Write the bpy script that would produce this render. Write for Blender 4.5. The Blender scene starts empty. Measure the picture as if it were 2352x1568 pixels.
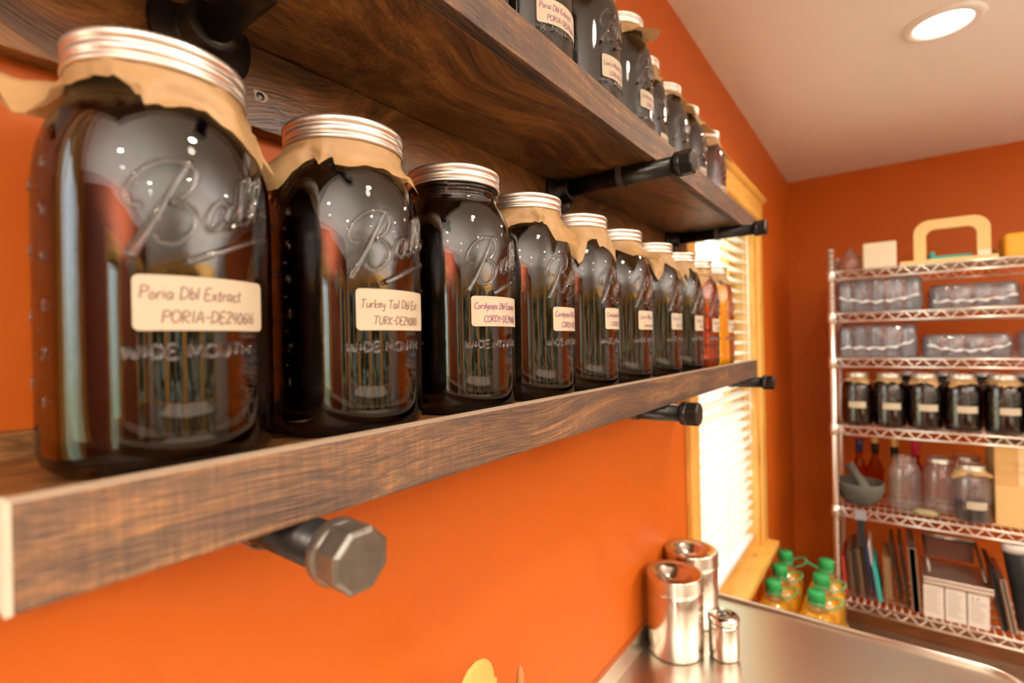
import bpy, math, random
from mathutils import Vector, Matrix

# ------------------------------------------------------------------ camera, world, exposure
scene = bpy.context.scene
COL = scene.collection
EYE = 1.58                      # height of the camera above the floor; all z below are relative to it
F_PX = 1160.0
YAW = 0.640179
ROLL = 0.0205
fw = Vector((-math.sin(YAW), math.cos(YAW), 0))
rt = Vector((math.cos(YAW), math.sin(YAW), 0))
up = Vector((0, 0, 1))
ir = rt * math.cos(ROLL) - up * math.sin(ROLL)
iu = rt * math.sin(ROLL) + up * math.cos(ROLL)
cam_data = bpy.data.cameras.new('camera')
cam_data.lens = F_PX / 2352 * 36
cam_data.sensor_width = 36
cam_data.shift_y = 1.7 / 2352
cam_data.clip_start = 0.02
cam_data.dof.use_dof = True
cam_data.dof.focus_distance = 0.49
cam_data.dof.aperture_fstop = 3.9
cam = bpy.data.objects.new('camera', cam_data)
COL.objects.link(cam)
m = Matrix((ir, iu, -fw)).transposed().to_4x4()
m.translation = Vector((0, 0, EYE))
cam.matrix_world = m
scene.camera = cam

scene.view_settings.view_transform = 'Standard'
scene.view_settings.look = 'None'
scene.view_settings.gamma = 1
scene.view_settings.use_curve_mapping = False
scene.view_settings.exposure = 0.14
scene.cycles.use_denoising = True
scene.cycles.max_bounces = 16
scene.cycles.transmission_bounces = 14
scene.cycles.transparent_max_bounces = 12
scene.cycles.diffuse_bounces = 5
scene.cycles.glossy_bounces = 5
scene.cycles.sample_clamp_indirect = 6
scene.cycles.caustics_refractive = False

world = bpy.data.worlds.new('daylight')
scene.world = world
world.use_nodes = True
wn = world.node_tree
wn.nodes.clear()
w_out = wn.nodes.new('ShaderNodeOutputWorld')
w_bg = wn.nodes.new('ShaderNodeBackground')
w_tc = wn.nodes.new('ShaderNodeTexCoord')
w_sep = wn.nodes.new('ShaderNodeSeparateXYZ')
w_rmp = wn.nodes.new('ShaderNodeValToRGB')
w_rmp.color_ramp.elements[0].position = 0.45
w_rmp.color_ramp.elements[0].color = (0.52, 0.58, 0.38, 1)
w_rmp.color_ramp.elements[1].position = 0.58
w_rmp.color_ramp.elements[1].color = (0.86, 0.95, 1.0, 1)
w_mr = wn.nodes.new('ShaderNodeMapRange')
w_mr.inputs[1].default_value = -1
wn.links.new(w_tc.outputs['Generated'], w_sep.inputs[0])
wn.links.new(w_sep.outputs[2], w_mr.inputs[0])
wn.links.new(w_mr.outputs[0], w_rmp.inputs[0])
w_east = wn.nodes.new('ShaderNodeMapRange')
w_east.inputs[1].default_value = 0.35; w_east.inputs[2].default_value = 0.75
wn.links.new(w_sep.outputs[0], w_east.inputs[0])
w_nz = wn.nodes.new('ShaderNodeTexNoise'); w_nz.inputs['Scale'].default_value = 14; w_nz.inputs['Detail'].default_value = 5
wn.links.new(w_tc.outputs['Generated'], w_nz.inputs['Vector'])
w_tree = wn.nodes.new('ShaderNodeValToRGB')
w_tree.color_ramp.elements[0].position = 0.46; w_tree.color_ramp.elements[0].color = (0.012, 0.015, 0.008, 1)
w_tree.color_ramp.elements[1].position = 0.62; w_tree.color_ramp.elements[1].color = (0.15, 0.15, 0.115, 1)
wn.links.new(w_nz.outputs['Fac'], w_tree.inputs[0])
w_mix = wn.nodes.new('ShaderNodeMix'); w_mix.data_type = 'RGBA'
wn.links.new(w_east.outputs[0], w_mix.inputs[0]); wn.links.new(w_rmp.outputs[0], w_mix.inputs[6]); wn.links.new(w_tree.outputs[0], w_mix.inputs[7])
wn.links.new(w_mix.outputs[2], w_bg.inputs[0])
w_bg.inputs[1].default_value = 4.8
wn.links.new(w_bg.outputs[0], w_out.inputs[0])

LAMP_W = 9.0                   # each recessed lamp
LAMP_COL = (1.0, 0.80, 0.58)
FILL_UPLIGHT = 330.0  # power of each added fill lamp

# ------------------------------------------------------------------ materials
def new_mat(name):
    mt = bpy.data.materials.new(name)
    mt.use_nodes = True
    nt = mt.node_tree
    return mt, nt, nt.nodes['Principled BSDF']

def plain(name, col, rough=0.5, metal=0.0, noise=0.0, nscale=20.0, bump=0.0, trans=0.0, ior=1.45, stretch=(1, 1, 1), coat=0.0):
    mt, nt, b = new_mat(name)
    b.inputs['Base Color'].default_value = (*col, 1)
    b.inputs['Roughness'].default_value = rough
    b.inputs['Metallic'].default_value = metal
    b.inputs['Transmission Weight'].default_value = trans
    b.inputs['IOR'].default_value = ior
    b.inputs['Coat Weight'].default_value = coat
    if noise or bump:
        tc = nt.nodes.new('ShaderNodeTexCoord')
        mp = nt.nodes.new('ShaderNodeMapping')
        mp.inputs['Scale'].default_value = stretch
        nz = nt.nodes.new('ShaderNodeTexNoise')
        nz.inputs['Scale'].default_value = nscale
        nz.inputs['Detail'].default_value = 5
        nt.links.new(tc.outputs['Object'], mp.inputs[0])
        nt.links.new(mp.outputs[0], nz.inputs['Vector'])
        if noise:
            mx = nt.nodes.new('ShaderNodeMix')
            mx.data_type = 'RGBA'
            mx.inputs[6].default_value = (*[c * (1 - noise) for c in col], 1)
            mx.inputs[7].default_value = (*[min(1, c * (1 + noise)) for c in col], 1)
            nt.links.new(nz.outputs['Fac'], mx.inputs[0])
            nt.links.new(mx.outputs[2], b.inputs['Base Color'])
        if bump:
            bp = nt.nodes.new('ShaderNodeBump')
            bp.inputs['Strength'].default_value = bump
            bp.inputs['Distance'].default_value = 0.002
            nt.links.new(nz.outputs['Fac'], bp.inputs['Height'])
            nt.links.new(bp.outputs[0], b.inputs['Normal'])
    return mt

def wood(name, stops, stretch, rough=0.4, scale=9.0, grain=70.0, bump=0.25, knots=True, warp=0.0, saw=0.0):
    """stained board: long streaks, fine grain, a few darker knots"""
    mt, nt, b = new_mat(name)
    N = nt.nodes.new
    L = nt.links.new
    tc = N('ShaderNodeTexCoord')
    mp = N('ShaderNodeMapping'); mp.inputs['Scale'].default_value = stretch
    L(tc.outputs['Object'], mp.inputs[0])
    n1 = N('ShaderNodeTexNoise'); n1.inputs['Scale'].default_value = scale; n1.inputs['Detail'].default_value = 6
    n1.inputs['Distortion'].default_value = 1.2
    wz = N('ShaderNodeTexNoise'); wz.inputs['Scale'].default_value = 3.2; wz.inputs['Detail'].default_value = 1
    L(tc.outputs['Object'], wz.inputs['Vector'])
    wv = N('ShaderNodeVectorMath'); wv.operation = 'MULTIPLY_ADD'; wv.inputs[1].default_value = (warp, 0, warp)
    L(wz.outputs['Color'], wv.inputs[0]); L(mp.outputs[0], wv.inputs[2])
    L(wv.outputs[0], n1.inputs['Vector'])
    n2 = N('ShaderNodeTexNoise'); n2.inputs['Scale'].default_value = grain; n2.inputs['Detail'].default_value = 3
    L(wv.outputs[0], n2.inputs['Vector'])
    n3 = N('ShaderNodeTexNoise'); n3.inputs['Scale'].default_value = 5.0; n3.inputs['Detail'].default_value = 2
    L(tc.outputs['Object'], n3.inputs['Vector'])
    a = N('ShaderNodeMath'); a.operation = 'MULTIPLY_ADD'; a.inputs[1].default_value = 0.30
    L(n2.outputs['Fac'], a.inputs[0]); 
    s = N('ShaderNodeMath'); s.operation = 'MULTIPLY'; s.inputs[1].default_value = 0.45
    L(n1.outputs['Fac'], s.inputs[0]); L(s.outputs[0], a.inputs[2])
    a2 = N('ShaderNodeMath'); a2.operation = 'MULTIPLY_ADD'; a2.inputs[1].default_value = 0.25
    L(n3.outputs['Fac'], a2.inputs[0]); L(a.outputs[0], a2.inputs[2])
    if saw:
        smp = N('ShaderNodeMapping'); smp.inputs['Scale'].default_value = (40, 420, 40)
        L(tc.outputs['Object'], smp.inputs[0])
        sn = N('ShaderNodeTexNoise'); sn.inputs['Scale'].default_value = 1.0; sn.inputs['Detail'].default_value = 2
        L(smp.outputs[0], sn.inputs['Vector'])
        sm_ = N('ShaderNodeMath'); sm_.operation = 'MULTIPLY_ADD'; sm_.inputs[1].default_value = saw
        so = N('ShaderNodeMath'); so.operation = 'SUBTRACT'; so.inputs[1].default_value = saw * 0.5
        L(sn.outputs['Fac'], sm_.inputs[0]); L(a2.outputs[0], sm_.inputs[2]); L(sm_.outputs[0], so.inputs[0])
        a2 = so
    rp = N('ShaderNodeValToRGB')
    els = rp.color_ramp.elements
    els[0].position, els[0].color = stops[0][0], (*stops[0][1], 1)
    els[1].position, els[1].color = stops[-1][0], (*stops[-1][1], 1)
    for p, c in stops[1:-1]:
        e = els.new(p); e.color = (*c, 1)
    L(a2.outputs[0], rp.inputs[0])
    colr = rp.outputs[0]
    if knots:
        kmp = N('ShaderNodeMapping'); kmp.inputs['Scale'].default_value = (4.5, 2.2, 4.5)
        L(tc.outputs['Object'], kmp.inputs[0])
        vo = N('ShaderNodeTexVoronoi'); vo.inputs['Scale'].default_value = 1.6
        L(kmp.outputs[0], vo.inputs['Vector'])
        kr = N('ShaderNodeValToRGB')
        kr.color_ramp.elements[0].position = 0.03; kr.color_ramp.elements[0].color = (1, 1, 1, 1)
        kr.color_ramp.elements[1].position = 0.11; kr.color_ramp.elements[1].color = (0, 0, 0, 1)
        L(vo.outputs['Distance'], kr.inputs[0])
        mx = N('ShaderNodeMix'); mx.data_type = 'RGBA'
        mx.inputs[7].default_value = (*stops[0][1], 1)
        L(kr.outputs[0], mx.inputs[0]); L(colr, mx.inputs[6])
        colr = mx.outputs[2]
    L(colr, b.inputs['Base Color'])
    b.inputs['Roughness'].default_value = rough
    bp = N('ShaderNodeBump'); bp.inputs['Strength'].default_value = bump; bp.inputs['Distance'].default_value = 0.002
    L(n2.outputs['Fac'], bp.inputs['Height']); L(bp.outputs[0], b.inputs['Normal'])
    return mt

def liquid_mat(name, sig):
    """see-through extract; sig = absorption per metre for r, g, b"""
    mt = bpy.data.materials.new(name); mt.use_nodes = True
    nt = mt.node_tree; nt.nodes.clear()
    o = nt.nodes.new('ShaderNodeOutputMaterial')
    g = nt.nodes.new('ShaderNodeBsdfGlass'); g.inputs['Roughness'].default_value = 0.0; g.inputs['IOR'].default_value = 1.34
    v = nt.nodes.new('ShaderNodeVolumeAbsorption')
    d = max(sig) * 1.02
    v.inputs['Color'].default_value = (*[1 - s / d for s in sig], 1)
    v.inputs['Density'].default_value = d
    nt.links.new(g.outputs[0], o.inputs[0]); nt.links.new(v.outputs[0], o.inputs[1])
    return mt

def glass_mat(name, col=(1, 1, 1), rough=0.0, ior=1.5, bump=0.0):
    mt = bpy.data.materials.new(name); mt.use_nodes = True
    nt = mt.node_tree; nt.nodes.clear()
    o = nt.nodes.new('ShaderNodeOutputMaterial')
    g = nt.nodes.new('ShaderNodeBsdfGlass'); g.inputs['Roughness'].default_value = rough; g.inputs['IOR'].default_value = ior
    g.inputs['Color'].default_value = (*col, 1)
    if bump:
        tc = nt.nodes.new('ShaderNodeTexCoord'); mp = nt.nodes.new('ShaderNodeMapping')
        mp.inputs['Scale'].default_value = (1, 1, 0.55)
        nz = nt.nodes.new('ShaderNodeTexNoise'); nz.inputs['Scale'].default_value = 22; nz.inputs['Detail'].default_value = 2
        bp = nt.nodes.new('ShaderNodeBump'); bp.inputs['Strength'].default_value = bump; bp.inputs['Distance'].default_value = 0.004
        nt.links.new(tc.outputs['Object'], mp.inputs[0]); nt.links.new(mp.outputs[0], nz.inputs['Vector'])
        nt.links.new(nz.outputs['Fac'], bp.inputs['Height']); nt.links.new(bp.outputs[0], g.inputs['Normal'])
    nt.links.new(g.outputs[0], o.inputs[0])
    return mt

def film_mat(name, col=(0.93, 0.95, 1.0), opacity=0.18, rough=0.12, body=(0.8, 0.82, 0.86), ior=1.7, wrinkle=0.6):
    """thin clear plastic: mostly lets light straight through, with glossy wrinkles"""
    mt = bpy.data.materials.new(name); mt.use_nodes = True
    nt = mt.node_tree; nt.nodes.clear()
    N = nt.nodes.new; L = nt.links.new
    o = N('ShaderNodeOutputMaterial')
    tr = N('ShaderNodeBsdfTransparent'); tr.inputs[0].default_value = (*col, 1)
    gl = N('ShaderNodeBsdfGlossy'); gl.inputs['Roughness'].default_value = rough; gl.inputs[0].default_value = (1, 1, 1, 1)
    df = N('ShaderNodeBsdfDiffuse'); df.inputs[0].default_value = (*body, 1)
    fr = N('ShaderNodeFresnel')
    ge = N('ShaderNodeNewGeometry'); io = N('ShaderNodeMapRange')     # same reflectance from both sides of the sheet
    io.inputs[3].default_value = ior; io.inputs[4].default_value = 1 / ior
    L(ge.outputs['Backfacing'], io.inputs[0]); L(io.outputs[0], fr.inputs['IOR'])
    tc = N('ShaderNodeTexCoord'); nz = N('ShaderNodeTexNoise'); nz.inputs['Scale'].default_value = 16; nz.inputs['Detail'].default_value = 3
    bp = N('ShaderNodeBump'); bp.inputs['Strength'].default_value = wrinkle; bp.inputs['Distance'].default_value = 0.01
    L(tc.outputs['Object'], nz.inputs['Vector']); L(nz.outputs['Fac'], bp.inputs['Height'])
    L(bp.outputs[0], gl.inputs['Normal']); L(bp.outputs[0], fr.inputs['Normal'])
    m1 = N('ShaderNodeMixShader'); m1.inputs[0].default_value = opacity
    L(tr.outputs[0], m1.inputs[1]); L(df.outputs[0], m1.inputs[2])
    m2 = N('ShaderNodeMixShader'); L(fr.outputs[0], m2.inputs[0]); L(m1.outputs[0], m2.inputs[1]); L(gl.outputs[0], m2.inputs[2])
    L(m2.outputs[0], o.inputs[0])
    return mt

def translucent(name, col, amount=0.35, rough=0.5, noise=0.1, nscale=30, gloss=0.06, bump=0.0):
    mt = bpy.data.materials.new(name); mt.use_nodes = True
    nt = mt.node_tree
    N = nt.nodes.new; L = nt.links.new
    b = nt.nodes['Principled BSDF']; o = nt.nodes['Material Output']
    b.inputs['Roughness'].default_value = rough
    tc = N('ShaderNodeTexCoord'); nz = N('ShaderNodeTexNoise'); nz.inputs['Scale'].default_value = nscale; nz.inputs['Detail'].default_value = 4
    L(tc.outputs['Object'], nz.inputs['Vector'])
    mx = N('ShaderNodeMix'); mx.data_type = 'RGBA'
    mx.inputs[6].default_value = (*[c * (1 - noise) for c in col], 1); mx.inputs[7].default_value = (*[min(1, c * (1 + noise)) for c in col], 1)
    L(nz.outputs['Fac'], mx.inputs[0]); L(mx.outputs[2], b.inputs['Base Color'])
    t = N('ShaderNodeBsdfTranslucent'); L(mx.outputs[2], t.inputs[0])
    if bump:
        bp = N('ShaderNodeBump'); bp.inputs['Strength'].default_value = bump; bp.inputs['Distance'].default_value = 0.003
        L(nz.outputs['Fac'], bp.inputs['Height']); L(bp.outputs[0], b.inputs['Normal'])
    ms = N('ShaderNodeMixShader'); ms.inputs[0].default_value = amount
    L(b.outputs[0], ms.inputs[1]); L(t.outputs[0], ms.inputs[2]); L(ms.outputs[0], o.inputs[0])
    return mt

def emit(name, col, s):
    mt = bpy.data.materials.new(name); mt.use_nodes = True
    nt = mt.node_tree; nt.nodes.clear()
    o = nt.nodes.new('ShaderNodeOutputMaterial'); e = nt.nodes.new('ShaderNodeEmission')
    e.inputs[0].default_value = (*col, 1); e.inputs[1].default_value = s
    nt.links.new(e.outputs[0], o.inputs[0])
    return mt

M = {}
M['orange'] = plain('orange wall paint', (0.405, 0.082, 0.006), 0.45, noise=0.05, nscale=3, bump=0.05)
M['orange'].node_tree.nodes['Principled BSDF'].inputs['Specular IOR Level'].default_value = 0.22
M['grey_wall'] = plain('grey wall paint', (0.62, 0.60, 0.56), 0.5, noise=0.03, nscale=3)
M['ceiling'] = plain('ceiling paint', (0.86, 0.84, 0.80), 0.6, noise=0.02, nscale=4)
M['floor'] = wood('floor boards', [(0.3, (0.16, 0.09, 0.05)), (0.7, (0.34, 0.23, 0.14))], (1, 6, 1), 0.35, 3, 40)
DARK = [(0.36, (0.020, 0.0075, 0.0025)), (0.46, (0.085, 0.034, 0.009)), (0.54, (0.16, 0.068, 0.017)), (0.66, (0.30, 0.14, 0.040))]
M['dark_wood'] = wood('dark stained pine', DARK, (16, 0.7, 16), 0.42, 2.2, 26, 0.35, warp=4.5)
LIPC = [(0.37, (0.014, 0.007, 0.004)), (0.47, (0.048, 0.023, 0.011)), (0.54, (0.085, 0.040, 0.017)), (0.65, (0.24, 0.11, 0.037))]
M['lip_wood'] = wood('worn stained pine', LIPC, (24, 0.8, 24), 0.55, 2.4, 26, 0.5, warp=2.0, saw=0.14)
M['pale_edge'] = plain('pale board edge', (0.33, 0.25, 0.18), 0.6, noise=0.35, nscale=25, stretch=(6, 1, 6), bump=0.3)
M['end_grain'] = plain('pale cut end', (0.50, 0.46, 0.36), 0.7, noise=0.2, nscale=60)
M['pine'] = wood('honey pine', [(0.3, (0.42, 0.18, 0.03)), (0.5, (0.66, 0.36, 0.075)), (0.7, (0.80, 0.50, 0.14))], (8, 8, 0.8), 0.35, 4, 30, 0.1)
M['pine_y'] = wood('honey pine sill', [(0.3, (0.42, 0.18, 0.03)), (0.5, (0.66, 0.36, 0.075)), (0.7, (0.80, 0.50, 0.14))], (8, 0.8, 8), 0.3, 4, 30, 0.1)
M['base_wood'] = wood('brown baseboard wood', [(0.3, (0.10, 0.03, 0.006)), (0.7, (0.30, 0.10, 0.02))], (0.8, 8, 8), 0.35, 4, 30, 0.1)
M['iron'] = plain('black iron pipe', (0.014, 0.013, 0.012), 0.32, 0.6, noise=0.4, nscale=80, bump=0.25)
M['iron_worn'] = plain('worn iron cap', (0.17, 0.16, 0.14), 0.40, 0.9, noise=0.5, nscale=90, bump=0.35)
M['screw'] = plain('steel screw', (0.16, 0.16, 0.16), 0.4, 0.9)
M['band'] = plain('zinc band', (0.82, 0.79, 0.74), 0.36, 1.0, noise=0.05, nscale=40)
M['steel'] = plain('polished stainless', (0.68, 0.64, 0.58), 0.19, 1.0)
M['brushed'] = plain('brushed stainless', (0.72, 0.68, 0.60), 0.30, 1.0, noise=0.06, nscale=50, stretch=(8, 1, 1), bump=0.06)
M['glass'] = glass_mat('jar glass', bump=0.05)
M['clear_glass'] = glass_mat('clear glass')
M['pane'] = film_mat('window pane', (0.96, 0.98, 0.98), 0.0, 0.0, ior=1.2, wrinkle=0.0)
M['liq_dark'] = liquid_mat('dark extract', (55, 140, 200))
M['liq_brown'] = liquid_mat('brown extract', (26, 85, 150))
M['liq_red'] = liquid_mat('red brown extract', (10, 32, 300))
M['liq_amber'] = liquid_mat('amber extract', (0.1, 5, 420))
M['paper'] = translucent('brown parchment', (0.52, 0.325, 0.145), 0.35, 0.45, 0.12, 60, bump=0.3)
M['sticker'] = plain('cream sticker', (0.42, 0.36, 0.265), 0.55, noise=0.03, nscale=60)
M['ink_purple'] = plain('purple ink', (0.16, 0.035, 0.10), 0.6)
M['ink_brown'] = plain('brown ink', (0.14, 0.075, 0.055), 0.6)
M['ink_blue'] = plain('blue ink', (0.05, 0.12, 0.22), 0.6)
M['slat'] = translucent('white blind slat', (0.86, 0.84, 0.80), 0.22, 0.4, 0.02, 5)
M['cord'] = plain('white cord', (0.75, 0.72, 0.65), 0.7)
M['chrome'] = plain('chrome wire', (0.86, 0.83, 0.78), 0.28, 0.9)
M['trim_white'] = plain('white lamp trim', (0.80, 0.78, 0.72), 0.4)
M['lens'] = emit('lamp lens', (1.0, 0.93, 0.82), 9.0)
M['film'] = film_mat('plastic wrap', (0.82, 0.84, 0.88), opacity=0.07, rough=0.12)
M['pet'] = film_mat('clear plastic', (0.70, 0.73, 0.80), 0.07, 0.08)
M['oil'] = film_mat('yellow oil', (1.0, 0.72, 0.07), 0.34, 0.05, (0.85, 0.56, 0.03))
M['pet_clear'] = film_mat('clear bottle plastic', (0.95, 0.88, 0.50), 0.15, 0.05, (0.8, 0.66, 0.25))
M['green'] = plain('green plastic', (0.012, 0.22, 0.055), 0.4)
M['green_clear'] = plain('green handle plastic', (0.03, 0.38, 0.16), 0.3, trans=0.3)
M['cardboard'] = plain('cardboard', (0.50, 0.29, 0.10), 0.7, noise=0.06, nscale=12)
M['cardboard2'] = plain('light cardboard', (0.55, 0.36, 0.14), 0.7, noise=0.04, nscale=12)
M['tape'] = plain('packing tape', (0.66, 0.48, 0.25), 0.3)
M['wax'] = plain('cream wax', (0.62, 0.57, 0.43), 0.45, noise=0.03)
M['handle_wood'] = plain('pale yellow wood', (0.68, 0.48, 0.20), 0.5, noise=0.06, nscale=10)
M['yellow'] = plain('yellow plastic', (0.66, 0.32, 0.02), 0.45)
M['tan'] = plain('tan plastic', (0.55, 0.33, 0.10), 0.5)
M['teal'] = plain('teal plastic', (0.03, 0.36, 0.34), 0.4)
M['black'] = plain('black plastic', (0.012, 0.012, 0.013), 0.35)
M['stone'] = plain('grey stone', (0.060, 0.058, 0.044), 0.85, noise=0.45, nscale=120, bump=0.6)
M['white_paper'] = plain('white paper', (0.72, 0.68, 0.62), 0.7)
M['print'] = plain('grey print', (0.32, 0.29, 0.26), 0.7)
M['pan'] = plain('dark pan metal', (0.20, 0.17, 0.14), 0.3, 0.9)
M['pan_light'] = plain('light pan metal', (0.52, 0.47, 0.40), 0.3, 0.9)
M['brown_board'] = plain('brown board', (0.26, 0.14, 0.06), 0.5, noise=0.15, nscale=8)
M['red_book'] = plain('red cover', (0.30, 0.03, 0.015), 0.5)
M['pan_shade'] = plain('shade behind pan frame', (0.09, 0.025, 0.012), 0.4, 0.3)
M['near_wall'] = plain('dimmed orange wall paint', (0.20, 0.040, 0.012), 0.45)  # orange paint darkened in colour to stand for a dimly lit wall
M['navy'] = plain('navy plastic', (0.02, 0.03, 0.09), 0.4)
M['gold'] = plain('gold foil', (0.60, 0.38, 0.10), 0.4, 0.5)
M['redcap'] = plain('red foil', (0.45, 0.01, 0.04), 0.35)
M['amber_glass'] = glass_mat('amber spirit', (0.80, 0.42, 0.18), 0.02, 1.3)
M['herb'] = plain('dried herbs', (0.25, 0.20, 0.10), 0.9, noise=0.5, nscale=90, bump=0.8)
M['grey_tag'] = plain('grey tag', (0.22, 0.22, 0.24), 0.4)
M['spoon_wood'] = plain('pale spoon wood', (0.66, 0.36, 0.09), 0.5, noise=0.18, nscale=40, stretch=(4, 4, 0.6))
M['spoon_dark'] = plain('brown spoon wood', (0.34, 0.14, 0.035), 0.5, noise=0.2, nscale=40, stretch=(4, 4, 0.6))
M['ceramic'] = plain('cream ceramic', (0.70, 0.66, 0.58), 0.2)
M['grey_lid'] = plain('grey metal lid', (0.55, 0.56, 0.55), 0.3, 0.9)
M['white_counter'] = plain('white counter', (0.70, 0.66, 0.60), 0.3)
M['cabinet'] = plain('cabinet paint', (0.30, 0.17, 0.08), 0.4)

# ------------------------------------------------------------------ mesh builder
class MB:
    def __init__(s):
        s.v = []; s.f = []; s.m = []; s.sm = []
    def add(s, vs, fs, mi=0, smooth=False):
        o = len(s.v)
        s.v += [tuple(p) for p in vs]
        for q in fs:
            s.f.append([i + o for i in q]); s.m.append(mi); s.sm.append(smooth)
        return s
    def box(s, x0, x1, y0, y1, z0, z1, mi=0, rot=None, piv=None):
        vs = [Vector((x, y, z)) for z in (z0, z1) for y in (y0, y1) for x in (x0, x1)]
        if rot is not None:
            piv = Vector(piv) if piv else Vector(((x0 + x1) / 2, (y0 + y1) / 2, (z0 + z1) / 2))
            vs = [rot @ (p - piv) + piv for p in vs]
        return s.add(vs, [(0, 2, 3, 1), (4, 5, 7, 6), (0, 1, 5, 4), (2, 6, 7, 3), (0, 4, 6, 2), (1, 3, 7, 5)], mi)
    def lathe(s, prof, seg=48, mi=0, smooth=True, c=(0, 0, 0), close=False, sx=1, sy=1, fn=None):
        vs = []; fs = []
        n = len(prof)
        for i, (r, z) in enumerate(prof):
            for j in range(seg):
                a = 2 * math.pi * j / seg
                rr = fn(i, j, r) if fn else r
                vs.append((c[0] + rr * math.cos(a) * sx, c[1] + rr * math.sin(a) * sy, c[2] + z))
        for i in range(n - 1 if not close else n):
            i2 = (i + 1) % n
            for j in range(seg):
                k = (j + 1) % seg
                fs.append((i * seg + j, i * seg + k, i2 * seg + k, i2 * seg + j))
        if not close:
            if prof[0][0] > 1e-6: fs.append(tuple(reversed(range(seg))))
            if prof[-1][0] > 1e-6: fs.append(tuple((n - 1) * seg + j for j in range(seg)))
        return s.add(vs, fs, mi, smooth)
    def tube(s, pts, r, seg=8, mi=0, smooth=True, closed=False, cap=True):
        pts = [Vector(p) for p in pts]
        n = len(pts)
        rs = r if isinstance(r, (list, tuple)) else [r] * n
        vs = []; fs = []
        prev = None
        for i, p in enumerate(pts):
            if closed: d = pts[(i + 1) % n] - pts[i - 1]
            else: d = pts[min(i + 1, n - 1)] - pts[max(i - 1, 0)]
            if d.length < 1e-9: d = Vector((0, 0, 1))
            d.normalize()
            if prev is None:
                u = d.orthogonal().normalized()
            else:
                u = prev - d * prev.dot(d)
                u = u.normalized() if u.length > 1e-6 else d.orthogonal().normalized()
            prev = u
            w = d.cross(u)
            for j in range(seg):
                a = 2 * math.pi * j / seg
                vs.append(p + (u * math.cos(a) + w * math.sin(a)) * rs[i])
        for i in range(n if closed else n - 1):
            i2 = (i + 1) % n
            for j in range(seg):
                k = (j + 1) % seg
                fs.append((i * seg + j, i * seg + k, i2 * seg + k, i2 * seg + j))
        if cap and not closed:
            fs.append(tuple(reversed(range(seg)))); fs.append(tuple((n - 1) * seg + j for j in range(seg)))
        return s.add(vs, fs, mi, smooth)
    def prism(s, poly, axis, a, b, mi=0):
        """2D polygon extruded along axis (0,1,2) from a to b; poly in the two other axes in order"""
        n = len(poly)
        def P(q, t):
            l = list(q); l.insert(axis, t); return tuple(l)
        vs = [P(q, a) for q in poly] + [P(q, b) for q in poly]
        fs = [tuple(reversed(range(n))), tuple(range(n, 2 * n))] + [(i, (i + 1) % n, n + (i + 1) % n, n + i) for i in range(n)]
        return s.add(vs, fs, mi)
    def build(s, name, mats, parent=None, loc=None, bevel=0, fixn=True, subd=0):
        me = bpy.data.meshes.new(name)
        me.from_pydata(s.v, [], s.f)
        if not isinstance(mats, (list, tuple)): mats = [mats]
        for mt in mats: me.materials.append(mt)
        me.polygons.foreach_set('material_index', s.m)
        me.polygons.foreach_set('use_smooth', s.sm)
        me.update()
        if fixn:
            import bmesh
            bm = bmesh.new(); bm.from_mesh(me)
            bmesh.ops.recalc_face_normals(bm, faces=bm.faces)
            bm.to_mesh(me); bm.free()
        o = bpy.data.objects.new(name, me)
        COL.objects.link(o)
        if parent is not None: o.parent = parent
        if loc is not None: o.location = loc
        if bevel:
            md = o.modifiers.new('bevel', 'BEVEL'); md.width = bevel; md.segments = 2; md.limit_method = 'ANGLE'
        if subd:
            md = o.modifiers.new('subd', 'SUBSURF'); md.levels = subd; md.render_levels = subd
        return o

def tag(o, label=None, cat=None, group=None, kind=None):
    if label: o['label'] = label
    if cat: o['category'] = cat
    if group: o['group'] = group
    if kind: o['kind'] = kind
    return o

def thing(name, label, cat, loc, rz=0, group=None):
    o = bpy.data.objects.new(name, None)
    o.empty_display_size = 0.03
    COL.objects.link(o)
    o.location = (loc[0], loc[1], loc[2] + EYE); o.rotation_euler = (0, 0, rz)
    return tag(o, label, cat, group)

def copy_tree(o, parent=None):
    c = o.copy(); COL.objects.link(c); c.parent = parent
    for ch in list(o.children): copy_tree(ch, c)
    return c

def struct(name, mb, mats, parent=None, bevel=0):
    o = mb.build(name, mats, parent, bevel=bevel)
    if parent is None:
        o.location = (0, 0, EYE); tag(o, kind='structure')
    return o

# ------------------------------------------------------------------ the room
WX = -0.4555       # face of the left wall
YB = 3.35          # face of the back wall
ZC = 0.90          # ceiling
ZF = -EYE          # floor
XR = 3.0
YN = -2.2
T = 0.14
# window opening in the left wall
OY0, OY1, OZ0, OZ1 = 1.475, 2.375, -0.90, 0.505

mb = MB()
LW = (-1.50, -0.185, -0.80, 0.50)     # second window in this wall, behind the camera
mb.box(WX - T, WX, YN - T, LW[0], ZF, ZC)
mb.box(WX - T, WX, LW[0], LW[1], ZF, LW[2])
mb.box(WX - T, WX, LW[0], LW[1], LW[3], ZC)
mb.box(WX - T, WX, LW[1], OY0, ZF, ZC)
mb.box(WX - T, WX, OY1, YB + T, ZF, ZC)
mb.box(WX - T, WX, OY0, OY1, ZF, OZ0 - 0.029)
mb.box(WX - T, WX, OY0, OY1, OZ1, ZC)
struct('wall_left', mb, M['orange'])
struct('wall_back', MB().box(WX, XR + T, YB, YB + T, ZF, ZC), M['orange'])
struct('floor', MB().box(WX - T, XR + T, YN - T, YB + T, ZF - 0.1, ZF), M['floor'])
struct('ceiling', MB().box(WX - T, XR + T, YN - T, YB + T, ZC, ZC + 0.1), M['ceiling'])
mb = MB(); mb.box(WX, XR, YB - 0.015, YB, ZF, ZF + 0.105)
struct('baseboard_back', mb, M['base_wood'], bevel=0.004)
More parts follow.
